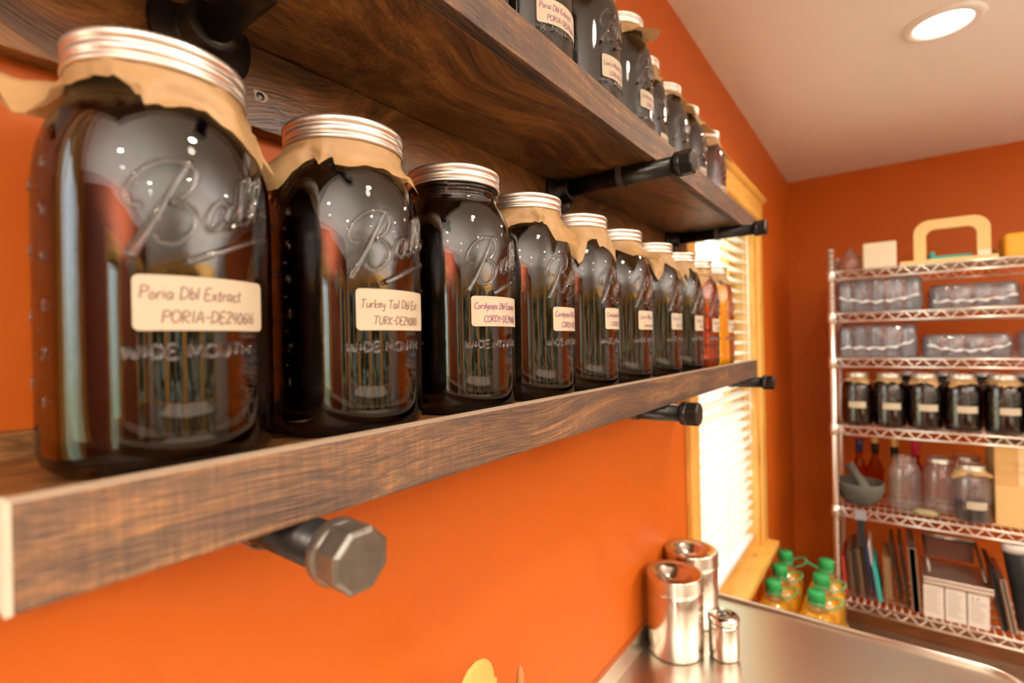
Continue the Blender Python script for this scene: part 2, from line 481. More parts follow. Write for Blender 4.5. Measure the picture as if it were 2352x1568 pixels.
struct('baseboard_left', MB().box(WX, WX + 0.015, 1.42, YB - 0.015, ZF, ZF + 0.105), M['base_wood'], bevel=0.004)

def pane_window(name, plane, a0, a1, z0, z1, c, side, mullions=1, w=0.09):
    """window in a wall; plane 'x' or 'y' is the wall normal, c the room face, side +1/-1 points into the room"""
    def bx(mb, a, b, d0, d1, zz0, zz1):
        p, q = sorted((c + side * d0, c + side * d1))
        if plane == 'x': mb.box(p, q, a, b, zz0, zz1)
        else: mb.box(a, b, p, q, zz0, zz1)
    fr = MB()
    bx(fr, a0 - w, a0, 0, 0.02, z0 - w, z1 + w); bx(fr, a1, a1 + w, 0, 0.02, z0 - w, z1 + w)
    bx(fr, a0, a1, 0, 0.02, z1, z1 + w); bx(fr, a0 - w, a1 + w, 0, 0.05, z0 - 0.03, z0)
    s = 0.045
    bx(fr, a0, a0 + s, -0.09, -0.05, z0, z1); bx(fr, a1 - s, a1, -0.09, -0.05, z0, z1)
    bx(fr, a0 + s, a1 - s, -0.09, -0.05, z0, z0 + s); bx(fr, a0 + s, a1 - s, -0.09, -0.05, z1 - s, z1)
    for k in range(mullions):
        t = a0 + (a1 - a0) * (k + 1) / (mullions + 1)
        bx(fr, t - 0.02, t + 0.02, -0.09, -0.05, z0 + s, z1 - s)
    o = struct(name, fr, M['pine'], bevel=0.002)
    g = MB(); bx(g, a0 + s, a1 - s, -0.073, -0.069, z0 + s, z1 - s)
    g.build('glass_pane', M['pane'], o)
    portal(plane, (a0 + a1) / 2, (z0 + z1) / 2, a1 - a0, z1 - z0, c, side)

def portal(plane, a, z, w, h, c, side):
    ld = bpy.data.lights.new('daylight_portal', 'AREA'); ld.shape = 'RECTANGLE'; ld.size = w; ld.size_y = h
    ld.cycles.is_portal = True
    lo = bpy.data.objects.new('daylight_portal', ld); COL.objects.link(lo)
    d = -0.10
    if plane == 'x':
        lo.location = (c + side * d, a, z + EYE); lo.rotation_euler = Vector((side, 0, 0)).to_track_quat('-Z', 'Y').to_euler()
    else:
        lo.location = (a, c + side * d, z + EYE); lo.rotation_euler = Vector((0, side, 0)).to_track_quat('-Z', 'Y').to_euler()

def wall_with_holes(name, plane, a0, a1, c0, c1, holes, mat='orange'):
    """wall slab from c0 to c1 with rectangular holes [(a, b, z0, z1)] sorted"""
    mb = MB()
    def bx(a, b, z0, z1):
        if b - a < 1e-6 or z1 - z0 < 1e-6: return
        if plane == 'x': mb.box(c0, c1, a, b, z0, z1)
        else: mb.box(a, b, c0, c1, z0, z1)
    p = a0
    for a, b, z0, z1 in holes:
        bx(p, a, ZF, ZC); bx(a, b, ZF, z0); bx(a, b, z1, ZC); p = b
    bx(p, a1, ZF, ZC)
    struct(name, mb, M[mat])

RW = [(-1.95, -1.1, -0.85, 0.5), (-0.90, -0.05, -0.85, 0.5), (0.15, 1.0, -0.85, 0.5), (1.2, 2.05, -0.85, 0.5)]
wall_with_holes('wall_right', 'x', YN, YB, XR, XR + T, RW, 'grey_wall')
for k, (a, b, z0, z1) in enumerate(RW):
    pane_window('window_%d' % (k + 2), 'x', a, b, z0, z1, XR, -1)
pane_window('window_9', 'x', *LW, WX, 1, 0, 0.06)
NW = [(0.56, 1.02, -0.9, 0.45), (2.1, 2.7, -0.75, 0.5)]
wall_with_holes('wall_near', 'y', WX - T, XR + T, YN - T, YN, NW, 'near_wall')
for k, (a, b, z0, z1) in enumerate(NW):
    pane_window('window_%d' % (k + 6), 'y', a, b, z0, z1, YN, 1, 0)

# window_1 beside the shelves
w1 = MB()
w1.box(WX - T, WX, OY0, OY0 + 0.018, OZ0, OZ1); w1.box(WX - T, WX, OY1 - 0.018, OY1, OZ0, OZ1)
w1.box(WX - T, WX, OY0 + 0.018, OY1 - 0.018, OZ1 - 0.018, OZ1)
for (a, b) in ((OY0 + 0.018, OY0 + 0.063), (OY1 - 0.063, OY1 - 0.018)):
    w1.box(WX - 0.125, WX - 0.09, a, b, OZ0 + 0.02, OZ1 - 0.018)
for (a, b) in ((OZ0 + 0.02, OZ0 + 0.07), (OZ1 - 0.065, OZ1 - 0.018), (-0.22, -0.18)):
    w1.box(WX - 0.125, WX - 0.09, OY0 + 0.063, OY1 - 0.063, a, b)
win = struct('window_1', w1, M['pine'])
MB().box(WX - 0.11, WX - 0.106, OY0 + 0.06, OY1 - 0.06, OZ0 + 0.06, OZ1 - 0.06).build('glass_pane', M['pane'], win)
MB().box(WX, WX + 0.018, OY0 - 0.07, OY0 + 0.004, OZ0, OZ1 + 0.002).build('side_casing', M['pine'], win, bevel=0.003)
MB().box(WX, WX + 0.018, OY1 - 0.004, OY1 + 0.07, OZ0, OZ1 + 0.002).build('side_casing', M['pine'], win, bevel=0.003)
MB().box(WX, WX + 0.02, OY0 - 0.075, OY1 + 0.075, OZ1 + 0.002, OZ1 + 0.082).build('head_casing', M['pine_y'], win, bevel=0.003)
mb = MB(); mb.prism([(WX, OZ1 + 0.082), (WX + 0.022, OZ1 + 0.082), (WX + 0.034, OZ1 + 0.094), (WX + 0.036, OZ1 + 0.104), (WX, OZ1 + 0.104)], 1, OY0 - 0.095, OY1 + 0.095)
# prism along y takes (x, z)
mb.build('crown_cap', M['pine_y'], win, bevel=0.002)
MB().box(WX - T, WX + 0.055, OY0 - 0.09, OY1 + 0.11, OZ0 - 0.028, OZ0).build('window_sill', M['pine_y'], win, bevel=0.004)
portal('x', (OY0 + OY1) / 2, (OZ0 + OZ1) / 2, OY1 - OY0, OZ1 - OZ0, WX - 0.05, 1)

# white slatted blind hanging inside the window recess
bl = thing('window_blind', 'white horizontal slat blind hanging inside the pine window frame', 'blind', (WX - 0.045, 0, 0))
BY0, BY1 = OY0 + 0.024, OY1 - 0.024
MB().box(-0.028, 0.028, BY0, BY1, OZ1 - 0.062, OZ1 - 0.02).build('head_rail', M['slat'], bl, bevel=0.003)
MB().box(-0.024, 0.024, BY0, BY1, OZ0 + 0.035, OZ0 + 0.055).build('bottom_rail', M['slat'], bl, bevel=0.003)
sl = MB()
tilt = math.radians(9)
pf = []
for t in range(7):
    u = -0.025 + 0.05 * t / 6; cv = 0.003 * (1 - (u / 0.025) ** 2)
    pf.append((u * math.cos(tilt) + cv * math.sin(tilt), -u * math.sin(tilt) + cv * math.cos(tilt)))
pf2 = [(a - 0.002 * math.sin(tilt), b - 0.002 * math.cos(tilt)) for a, b in reversed(pf)]
sl.prism(pf + pf2, 1, BY0, BY1)
slat0 = sl.build('slat', M['slat'], bl)
z = OZ1 - 0.10
k = 0
while z > OZ0 + 0.08:
    s = slat0 if k == 0 else slat0.copy()
    if k: COL.objects.link(s); s.parent = bl
    s.location = (0, 0, z); z -= 0.0425; k += 1
for yy in (BY0 + 0.12, (BY0 + BY1) / 2, BY1 - 0.12):
    c = MB()
    c.tube([(0.0285, yy, OZ1 - 0.06), (0.0285, yy, OZ0 + 0.05)], 0.0009, 6)
    c.build('ladder_cord', M['cord'], bl)
for k in range(3):
    c = MB(); yy = BY1 - 0.055 - 0.012 * k; zz = -0.30 - 0.14 * k
    c.tube([(0.034, yy, OZ1 - 0.05), (0.034, yy, zz + 0.03)], 0.0011, 6)
    c.lathe([(0.001, 0.03), (0.004, 0.026), (0.006, 0.004), (0.004, 0)], 12, c=(0.034, yy, zz))
    c.build('pull_cord', M['cord'], bl)

# recessed ceiling lamps
def ceiling_lamp(x, y, label):
    t = thing('recessed_ceiling_lamp', label, 'lamp', (x, y, ZC), group='recessed ceiling lamps')
    r = MB()
    r.lathe([(0.066, -0.001), (0.070, -0.007), (0.086, -0.008), (0.094, -0.004), (0.096, 0.0), (0.066, 0.0)], 64, close=True)
    r.build('trim_ring', M['trim_white'], t)
    l = MB(); l.lathe([(0.0001, -0.004), (0.066, -0.003)], 48)
    l.build('lens', M['lens'], t)
    ld = bpy.data.lights.new('lamp_light', 'AREA'); ld.shape = 'DISK'; ld.size = 0.12; ld.energy = LAMP_W; ld.color = LAMP_COL
    ld.spread = math.radians(150)
    lo = bpy.data.objects.new('lamp_light', ld); COL.objects.link(lo); lo.parent = t; lo.location = (0, 0, -0.012)
ceiling_lamp(0.142, 1.933, 'round white recessed lamp glowing in the ceiling before the wire rack')
for (x, y, lb) in [(1.45, 1.93, 'recessed lamp in the ceiling out toward the right wall'), (0.45, 0.35, 'recessed lamp in the ceiling above the jar shelves'),
                   (1.75, 0.35, 'recessed lamp in the ceiling facing the right wall windows'), (0.45, -1.1, 'recessed lamp in the ceiling behind the camera near the left wall'),
                   (1.75, -1.1, 'recessed lamp in the ceiling at the far near corner')]:
    ceiling_lamp(x, y, lb)

# ------------------------------------------------------------------ wall shelves
LIPX = -0.265
LY0, LY1 = 0.039, 1.389
def shelf(zlip0, zlip1, zb0, zb1, back, label, y0=LY0, xb=-0.436):
    t = thing('wall_shelf', label, 'shelf', (0, 0, 0))
    MB().box(xb, LIPX - 0.0165, y0, LY1, zb0, zb1).build('board', M['dark_wood'], t, bevel=0.0015)
    l = MB(); l.box(LIPX - 0.014, LIPX, y0, LY1, zlip0, zlip1)
    l.m[1] = 1  # top face of the lip takes a paler colour than its front
    l.build('front_lip', [M['lip_wood'], M['pale_edge']], t, bevel=0.001)
    for (b0, b1) in back:
        MB().box(WX, -0.4362, y0 - 0.02, LY1, b0, b1).build('back_board', M['dark_wood'], t, bevel=0.0015)
    return t
ZJ, ZJU = -0.065, 0.281
low = shelf(-0.099, -0.0565, -0.098, ZJ, [(-0.155, -0.099), (-0.096, -0.050)], 'lower dark stained shelf board holding the front row of jars')
e = MB(); e.box(LIPX - 0.014, LIPX, LY0 - 0.0025, LY0, -0.099, -0.0565)
e.build('cut_end', M['end_grain'], low)
upp = shelf(0.259, 0.300, 0.262, ZJU, [(0.190, 0.2619)], 'upper dark stained shelf board above the front row of jars', y0=-0.03, xb=WX + 0.0005)
sc = MB(); sc.lathe([(0.0001, 0.0012), (0.0035, 0.001), (0.004, 0.0)], 16)
o = sc.build('wall_screw', M['screw'], upp, loc=(-0.4366, 0.225, 0.219)); o.rotation_euler = (0, math.pi / 2, 0)
sc = MB(); pts = [(0.0062 * (1 + 0.25 * math.sin(3 * a + 1)) * math.cos(a), 0.0062 * (1 + 0.25 * math.cos(2 * a)) * math.sin(a)) for a in [2 * math.pi * i / 14 for i in range(14)]]
sc.prism([(p[0] + 0.225, p[1] + 0.219) for p in pts], 0, -0.4370, -0.4360)
sc.build('splintered_hole', M['end_grain'], upp)

def ngon_prof(mb, n, r, x0, x1, ch, mi=0):
    """n-sided plug along x with chamfered face"""
    vs = []
    for (x, rr) in ((x0, r), (x1 - ch, r), (x1, r - ch * 1.2)):
        for i in range(n):
            a = 2 * math.pi * (i + 0.5) / n
            vs.append((x, rr * math.cos(a), rr * math.sin(a)))
    fs = [tuple(range(n - 1, -1, -1)), tuple(range(2 * n, 3 * n))]
    for k in range(2):
        for i in range(n):
            j = (i + 1) % n
            fs.append((k * n + i, k * n + j, (k + 1) * n + j, (k + 1) * n + i))
    mb.add(vs, fs, mi)

def along_x(o):
    o.rotation_euler = (0, math.pi / 2, 0); return o

def pipe_bracket(y, z, xend, label, group, pr=0.0132, capm='iron'):
    t = thing('pipe_bracket', label, 'bracket', (-0.4365, y, z), group=group)
    L = xend + 0.4365
    f = MB(); f.lathe([(0.0001, 0), (0.037, 0.0), (0.038, 0.004), (0.036, 0.007), (0.024, 0.009), (0.0205, 0.012), (0.020, 0.026), (0.0185, 0.028), (0.012, 0.028)], 48)
    along_x(f.build('flange', M['iron'], t))
    for k in range(4):
        a = math.pi / 4 + k * math.pi / 2
        s = MB(); s.lathe([(0.0045, 0), (0.0045, 0.0015), (0.002, 0.0028), (0.0001, 0.003)], 12)
        o = s.build('screw', M['screw'], t, loc=(0.007, 0.029 * math.cos(a), 0.029 * math.sin(a))); along_x(o)
    p = MB(); p.tube([(0.02, 0, 0), (L - 0.02, 0, 0)], pr, 32)
    p.build('pipe', M['iron'], t)
    c = MB()
    c.lathe([(0.0132, 0), (0.0165, 0.001), (0.0178, 0.003), (0.0178, 0.009), (0.0168, 0.011)], 40, smooth=True)
    ngon = MB()
    ngon_prof(ngon, 8, 0.0178, L - 0.018, L, 0.002)
    ring = c
    vs = [(zz, yy, -xx) for (xx, yy, zz) in ring.v]
    ngon.add([(a + L - 0.028, b, cc) for a, b, cc in vs], ring.f, 0, True)
    ngon.build('end_cap', M[capm], t, bevel=0.0006)
    k = MB()
    pts = [(0.115, (pr + 0.0012) * math.cos(a), (pr + 0.0012) * math.sin(a)) for a in [math.pi * (0.0 - i / 14) for i in range(15)]]
    pts = [(0.115, pr + 0.0012, pr + 0.0002)] + pts + [(0.115, -pr - 0.0012, pr + 0.0002)]
    hv = []; hf = []
    for (xx, yy, zz) in pts:
        n = Vector((0, yy, min(zz, 0))).normalized() * 0.0012
        hv += [(xx - 0.005, yy, zz), (xx + 0.005, yy, zz), (xx + 0.005, yy + n.y, zz + n.z), (xx - 0.005, yy + n.y, zz + n.z)]
    for i in range(len(pts) - 1):
        for j in range(4):
            hf.append((i * 4 + j, i * 4 + (j + 1) % 4, i * 4 + 4 + (j + 1) % 4, i * 4 + 4 + j))
    k.add(hv, hf, 0, False)
    k.build('strap_clamp', M['screw'], t)
    return t
UZ, LZ = 0.2485, -0.1115
pipe_bracket(0.178, UZ, -0.213, 'black pipe bracket under the upper shelf above the largest jar lid', 'pipe brackets under the upper shelf')
pipe_bracket(0.722, UZ, -0.213, 'black pipe bracket under the middle of the upper shelf', 'pipe brackets under the upper shelf')
pipe_bracket(1.262, UZ, -0.215, 'black pipe bracket under the far end of the upper shelf before the window', 'pipe brackets under the upper shelf')
pipe_bracket(0.162, LZ, -0.219, 'black pipe bracket with big octagonal cap under the near end of the lower shelf', 'pipe brackets under the lower shelf', capm='iron_worn')
pipe_bracket(0.757, LZ, -0.223, 'black pipe bracket under the middle of the lower shelf', 'pipe brackets under the lower shelf')
pipe_bracket(1.365, LZ, -0.223, 'black pipe bracket under the far end of the lower shelf before the blind', 'pipe brackets under the lower shelf')

# ------------------------------------------------------------------ stroke lettering
G = {
 'P': (.62, [[(.08, 0), (.08, 1)], [(.02, .95), (.3, 1.0), (.56, .85), (.5, .6), (.08, .48)]]),
 'O': (.72, [[(.35, 1), (.08, .75), (.08, .25), (.33, 0), (.6, .25), (.62, .75), (.38, 1)]]),
 'R': (.66, [[(.08, 0), (.08, 1)], [(.02, .95), (.3, 1.0), (.54, .8), (.46, .58), (.1, .5), (.58, .0)]]),
 'I': (.34, [[(.16, 0), (.16, 1)]]),
 'A': (.7, [[(.05, 0), (.34, 1), (.6, 0)], [(.12, .35), (.58, .38)]]),
 'D': (.72, [[(.1, 0), (.1, 1)], [(.02, .97), (.4, .95), (.63, .6), (.5, .15), (.04, 0)]]),
 'E': (.58, [[(.5, 1), (.1, .97), (.08, .0), (.52, .02)], [(.08, .5), (.42, .52)]]),
 'T': (.66, [[(.02, .97), (.62, 1)], [(.32, 1), (.28, 0)]]),
 'K': (.62, [[(.08, 0), (.1, 1)], [(.52, .95), (.1, .45), (.56, 0)]]),
 'U': (.66, [[(.08, 1), (.1, .25), (.3, 0), (.52, .25), (.56, 1)]]),
 'C': (.64, [[(.56, .85), (.36, 1), (.08, .7), (.1, .2), (.35, 0), (.58, .15)]]),
 'Y': (.6, [[(.04, 1), (.28, .5)], [(.56, 1), (.14, -.05)]]),
 'L': (.5, [[(.1, 1), (.08, .02), (.48, .03)]]),
 'N': (.68, [[(.08, 0), (.1, 1), (.55, 0), (.58, 1)]]),
 'M': (.82, [[(.06, 0), (.12, 1), (.38, .25), (.64, 1), (.74, 0)]]),
 'W': (.86, [[(.04, 1), (.2, 0), (.4, .8), (.6, 0), (.8, 1)]]),
 'H': (.68, [[(.08, 0), (.08, 1)], [(.56, 0), (.56, 1)], [(.08, .5), (.56, .5)]]),
 'S': (.6, [[(.5, .88), (.28, 1), (.08, .75), (.48, .3), (.3, 0), (.06, .12)]]),
 'a': (.54, [[(.44, .5), (.2, .58), (.06, .25), (.2, 0), (.42, .25), (.44, .5), (.42, .1), (.52, 0)]]),
 'b': (.5, [[(.08, 1), (.08, 0)], [(.08, .35), (.3, .56), (.44, .3), (.28, 0), (.08, .08)]]),
 'c': (.44, [[(.38, .48), (.2, .56), (.06, .28), (.2, 0), (.4, .1)]]),
 'd': (.54, [[(.42, .4), (.22, .56), (.06, .28), (.2, 0), (.42, .2)], [(.44, 1), (.42, 0)]]),
 'e': (.48, [[(.08, .28), (.4, .34), (.26, .56), (.06, .28), (.2, 0), (.42, .1)]]),
 'g': (.52, [[(.4, .45), (.2, .56), (.06, .3), (.2, .02), (.4, .2), (.42, .52), (.4, -.25), (.14, -.35)]]),
 'h': (.5, [[(.08, 1), (.08, 0)], [(.08, .35), (.28, .55), (.42, .35), (.42, 0)]]),
 'i': (.24, [[(.1, .55), (.1, 0)], [(.11, .8), (.13, .84)]]),
 'k': (.48, [[(.08, 1), (.08, 0)], [(.4, .55), (.1, .25), (.44, 0)]]),
 'l': (.22, [[(.1, 1), (.1, 0)]]),
 'n': (.52, [[(.08, .55), (.08, 0)], [(.08, .38), (.3, .56), (.42, .35), (.44, 0)]]),
 'm': (.74, [[(.08, .55), (.08, 0)], [(.08, .38), (.24, .56), (.34, .35), (.34, 0)], [(.34, .38), (.52, .56), (.62, .35), (.64, 0)]]),
 'o': (.5, [[(.24, .56), (.06, .3), (.22, 0), (.42, .26), (.26, .56)]]),
 'p': (.52, [[(.1, .55), (.08, -.4)], [(.1, .4), (.32, .56), (.44, .28), (.26, 0), (.1, .1)]]),
 'r': (.42, [[(.08, .55), (.08, 0)], [(.08, .35), (.24, .55), (.38, .5)]]),
 's': (.4, [[(.34, .5), (.16, .56), (.08, .4), (.32, .18), (.2, 0), (.04, .06)]]),
 't': (.4, [[(.2, .85), (.18, .05), (.34, .02)], [(.04, .6), (.36, .62)]]),
 'u': (.52, [[(.08, .55), (.1, .1), (.26, 0), (.42, .2), (.44, .55), (.46, 0)]]),
 'x': (.46, [[(.06, .55), (.4, 0)], [(.4, .55), (.06, 0)]]),
 'y': (.5, [[(.06, .55), (.12, .15), (.38, .2), (.42, .55), (.36, -.3), (.12, -.35)]]),
 '-': (.44, [[(.06, .45), (.38, .47)]]), "'": (.2, [[(.1, 1), (.08, .82)]]), '.': (.2, [[(.08, 0), (.1, .04)]]),
 '0': (.56, [[(.26, 1), (.06, .6), (.14, .1), (.36, .05), (.48, .5), (.28, 1)]]),
 '1': (.3, [[(.14, 1), (.12, 0)]]),
 '2': (.54, [[(.06, .8), (.26, 1), (.44, .75), (.06, .02), (.5, .04)]]),
 '3': (.5, [[(.08, .9), (.3, 1), (.4, .75), (.18, .55), (.44, .3), (.26, 0), (.06, .1)]]),
 '4': (.54, [[(.12, 1), (.06, .5), (.46, .5)], [(.38, .95), (.36, 0)]]),
 '5': (.52, [[(.46, 1), (.12, .97), (.1, .6), (.36, .58), (.42, .2), (.2, 0), (.04, .1)]]),
 '6': (.52, [[(.36, 1), (.1, .5), (.14, .05), (.36, .05), (.42, .35), (.2, .5), (.08, .3)]]),
 '7': (.5, [[(.04, .97), (.46, .97), (.2, 0)]]),
 '8': (.52, [[(.4, .85), (.2, 1), (.1, .75), (.42, .3), (.24, 0), (.06, .25), (.36, .65), (.4, .85)]]),
 ' ': (.36, []),
}
def smooth_line(p, n=4):
    if len(p) < 3: return [tuple(q) for q in p]
    out = []
    for i in range(len(p) - 1):
        p0, p1, p2, p3 = p[max(i - 1, 0)], p[i], p[i + 1], p[min(i + 2, len(p) - 1)]
        for k in range(n):
            t = k / n
            out.append(tuple(0.5 * (2 * p1[j] + (p2[j] - p0[j]) * t + (2 * p0[j] - 5 * p1[j] + 4 * p2[j] - p3[j]) * t * t + (3 * p1[j] - p0[j] - 3 * p2[j] + p3[j]) * t ** 3) for j in range(len(p1))))
    out.append(tuple(p[-1])); return out
def text_lines(txt, h, x, z, slant=0.1, jit=0.0, rng=None, wide=1.0):
    res = []
    for ch in txt:
        w, st = G[ch]
        dz = rng.uniform(-jit, jit) * h if rng else 0
        for s in st:
            res.append([(x + (q[0] * wide + q[1] * slant) * h, z + q[1] * h + dz) for q in smooth_line(s)])
        x += w * h * wide
    return res, x

# ------------------------------------------------------------------ jars
JR = 0.0585
OUT = [(0.030, 0.004), (0.040, 0.0015), (0.047, 0.0), (0.0525, 0.0015), (0.0565, 0.006), (0.0582, 0.013), (0.0585, 0.022), (0.0585, 0.060), (0.0585, 0.100),
       (0.0585, 0.140), (0.0583, 0.152), (0.0575, 0.163), (0.0560, 0.173), (0.0535, 0.182), (0.0500, 0.190), (0.0465, 0.1955), (0.0440, 0.199), (0.0425, 0.2025), (0.0423, 0.206),
       (0.0440, 0.2075), (0.0440, 0.2095), (0.0424, 0.211), (0.0424, 0.214), (0.0432, 0.216), (0.0424, 0.219), (0.0422, 0.228), (0.0405, 0.230)]
INN = [(0.0385, 0.229), (0.0385, 0.200), (0.0402, 0.1965), (0.0460, 0.188), (0.0505, 0.177), (0.0540, 0.160), (0.0550, 0.145), (0.0550, 0.100), (0.0550, 0.050), (0.0550, 0.022), (0.0525, 0.011), (0.045, 0.007), (0.0001, 0.008)]
def prof_r(z, lst=OUT[:18]):
    for (r0, z0), (r1, z1) in zip(lst, lst[1:]):
        if z0 <= z <= z1: return r0 + (r1 - r0) * (z - z0) / max(z1 - z0, 1e-9)
    return lst[-1][0] if z > lst[-1][1] else lst[0][0]

def wrap(s, z, off=0.0):
    a = s / JR; r = prof_r(z) + off
    return (r * math.cos(a), r * math.sin(a), z)

def make_logo(mb, detail=True):
    sg = 8 if detail else 4
    def stroke(pts, w, n=6):
        line = smooth_line([(p[0], p[1]) for p in pts], n)
        m_ = len(line)
        p3 = [wrap(x * 0.00103, z * 0.00112 + 0.1385 + 0.00014 * x, 0.0007) for x, z in line]
        if isinstance(w, tuple): rs = [(w[0] + (w[1] - w[0]) * i / (m_ - 1)) * 0.001 for i in range(m_)]
        else: rs = [w * 0.001] * m_
        mb.tube(p3, rs, sg)
    stroke([(-9, 23), (-18, 9), (-27, -6), (-36, -19)], (1.2, 2.4))
    stroke([(-30, 3), (-35, 4), (-36, 10), (-31, 17), (-22, 22), (-12, 22), (-7, 18), (-9, 10), (-15, 5), (-19, 4), (-13, 3), (-8, -2), (-9, -9), (-16, -15), (-23, -14), (-25, -10)], 1.45)
    stroke([(9, 3), (5, 5), (0, 0), (-2, -6), (1, -9), (6, -5), (10, 4), (7, -3), (9, -8), (13, -5)], 1.35)
    stroke([(13, -5), (18, 4), (23, 15), (22, 19), (19, 16), (16, 5), (15, -3), (18, -6), (22, -3)], 1.35)
    stroke([(22, -3), (27, 6), (32, 17), (31, 21), (28, 18), (25, 7), (24, -1), (26, -4), (30, -2), (34, 2)], 1.35)
    stroke([(-12, -24), (5, -19), (20, -15), (36, -12)], (2.3, 1.0))

def make_jar_glass(detail=True):
    mb = MB()
    seg = 96 if detail else 40
    mb.lathe(OUT + INN, seg)
    # close the underside
    make_logo(mb, detail)
    if detail:
        ls, xe = text_lines('WIDE MOUTH', 0.0068, -0.041, 0.0605, 0.0, wide=1.45)
        for l in ls: mb.tube([wrap(x, z, 0.0) for x, z in l], 0.00105, 6)
        for k, d in enumerate(['1', '2', '3', '4', '5', '6']):
            z = 0.040 + 0.024 * k
            mb.tube([wrap(-0.092 + 0.001 * q, z, 0) for q in range(7)], 0.0006, 5)
            mb.tube([wrap(-0.086 + 0.001 * q, z + 0.012, 0) for q in range(3)], 0.0005, 5)
            ls, _ = text_lines(d, 0.006, -0.083, z - 0.003, 0)
            for l in ls: mb.tube([wrap(x, zz, 0) for x, zz in l], 0.0006, 5)
        for k, d in enumerate(['400', '800', '1200', '1600']):
            z = 0.050 + 0.034 * k
            ls, _ = text_lines(d, 0.005, -0.108, z - 0.003, 0)
            for l in ls: mb.tube([wrap(x, zz, 0) for x, zz in l], 0.0005, 5)
    return mb

def liquid_mb(top, seg=96):
    pr = [(r + 0.0003 if r > 0.001 else r, z - (0.0003 if z < 0.03 else 0)) for r, z in reversed(INN) if z < top]
    rt_ = 0.0385
    for (r0, z0), (r1, z1) in zip(list(reversed(INN)), list(reversed(INN))[1:]):
        if z0 <= top <= z1: rt_ = r0 + (r1 - r0) * (top - z0) / (z1 - z0)
    pr.append((rt_ + 0.0003, top)); pr.append((0.0001, top - 0.0004))
    return MB().lathe(pr, seg)

def make_band(seg=160):
    mb = MB()
    pf = [(0.0437, 0.2150), (0.0452, 0.2145), (0.0460, 0.2155), (0.0458, 0.2172), (0.0446, 0.2182), (0.0444, 0.2192), (0.0454, 0.2204), (0.0457, 0.2222), (0.0450, 0.2240), (0.0446, 0.2250),
          (0.0447, 0.2262), (0.0453, 0.2268), (0.0454, 0.2300), (0.0448, 0.2314), (0.0436, 0.2320), (0.0405, 0.2318), (0.0398, 0.2312), (0.0398, 0.2306), (0.0432, 0.2302), (0.0432, 0.2160)]
    kn = {11: 1, 12: 1, 13: .6}
    def fn(i, j, r): return r + (0.0006 * kn[i] if (j % 2 and i in kn) else 0)
    mb.lathe(pf, seg, fn=fn, close=True)
    return mb

def paper_mb(seed, corners, base=0.014, seg=84, rows=7, pleat=0.0022):
    """crumpled parchment skirt that comes out under the band. corners: (azimuth deg, length, degrees below horizontal, half width deg)"""
    rng = random.Random(seed)
    ph = [rng.uniform(0, 6.28) for _ in range(8)]
    folds = [(rng.uniform(0, 360), rng.uniform(5, 13), rng.uniform(0.8, 2.3) * rng.choice((1, 1, -0.5))) for _ in range(13)]
    vs = []; fs = []
    prevj = [0] * rows
    for j in range(seg):
        a = 2 * math.pi * (j + rng.uniform(-0.2, 0.2)) / seg
        L = base * (1 + 0.22 * math.sin(3 * a + ph[0]) + 0.14 * math.sin(7 * a + ph[1]))
        drop = 76 + 10 * math.sin(2 * a + ph[2])
        for (ca, cl, cf, cw) in corners:
            d = (math.degrees(a) - ca + 180) % 360 - 180
            w = max(0, 1 - abs(d) / cw)
            L = L + max(0, cl * 1.2 - L) * w ** 1.2
            drop = drop + (cf - drop) * min(1, w * 1.7)
        sw = (2.5 * a / math.pi + ph[5]) % 1.0
        L *= rng.uniform(0.94, 1.06) * (1.22 - 0.42 * sw)
        pl = 0.0
        for (fa, fwid, fh) in folds:
            d = (math.degrees(a) - fa + 180) % 360 - 180
            pl += fh * (max(0, 1 - d / fwid) if d >= 0 else max(0, 1 + d / 3.5))
        tw = math.radians(7) * math.sin(4 * a + ph[7])
        for i in range(rows):
            t = i / (rows - 1)
            ang = math.radians(drop + 12 * math.sin(3.3 * t + ph[4] + 2 * a))
            l = L * t
            start = min(l, 0.004)
            r = 0.0438 + (l - start) * math.cos(ang) + pleat * pl * min(1, t * 2.2)
            z = 0.2158 - start - (l - start) * math.sin(ang)
            if i:
                q = 0.5 * prevj[i] + rng.uniform(-0.0013, 0.0015) * (0.4 + t)
                prevj[i] = q; r += q; z += rng.uniform(-0.0004, 0.0004)
            lim = prof_r(z) if z < 0.1985 else 0.0432
            r = max(r, lim + 0.0010 + 0.0005 * abs(pl))
            aa = a + tw * t
            vs.append((r * math.cos(aa), r * math.sin(aa), z))
    for j in range(seg):
        k = (j + 1) % seg
        for i in range(rows - 1):
            fs.append((j * rows + i, k * rows + i, k * rows + i + 1, j * rows + i + 1))
    return MB().add(vs, fs, 0, True)

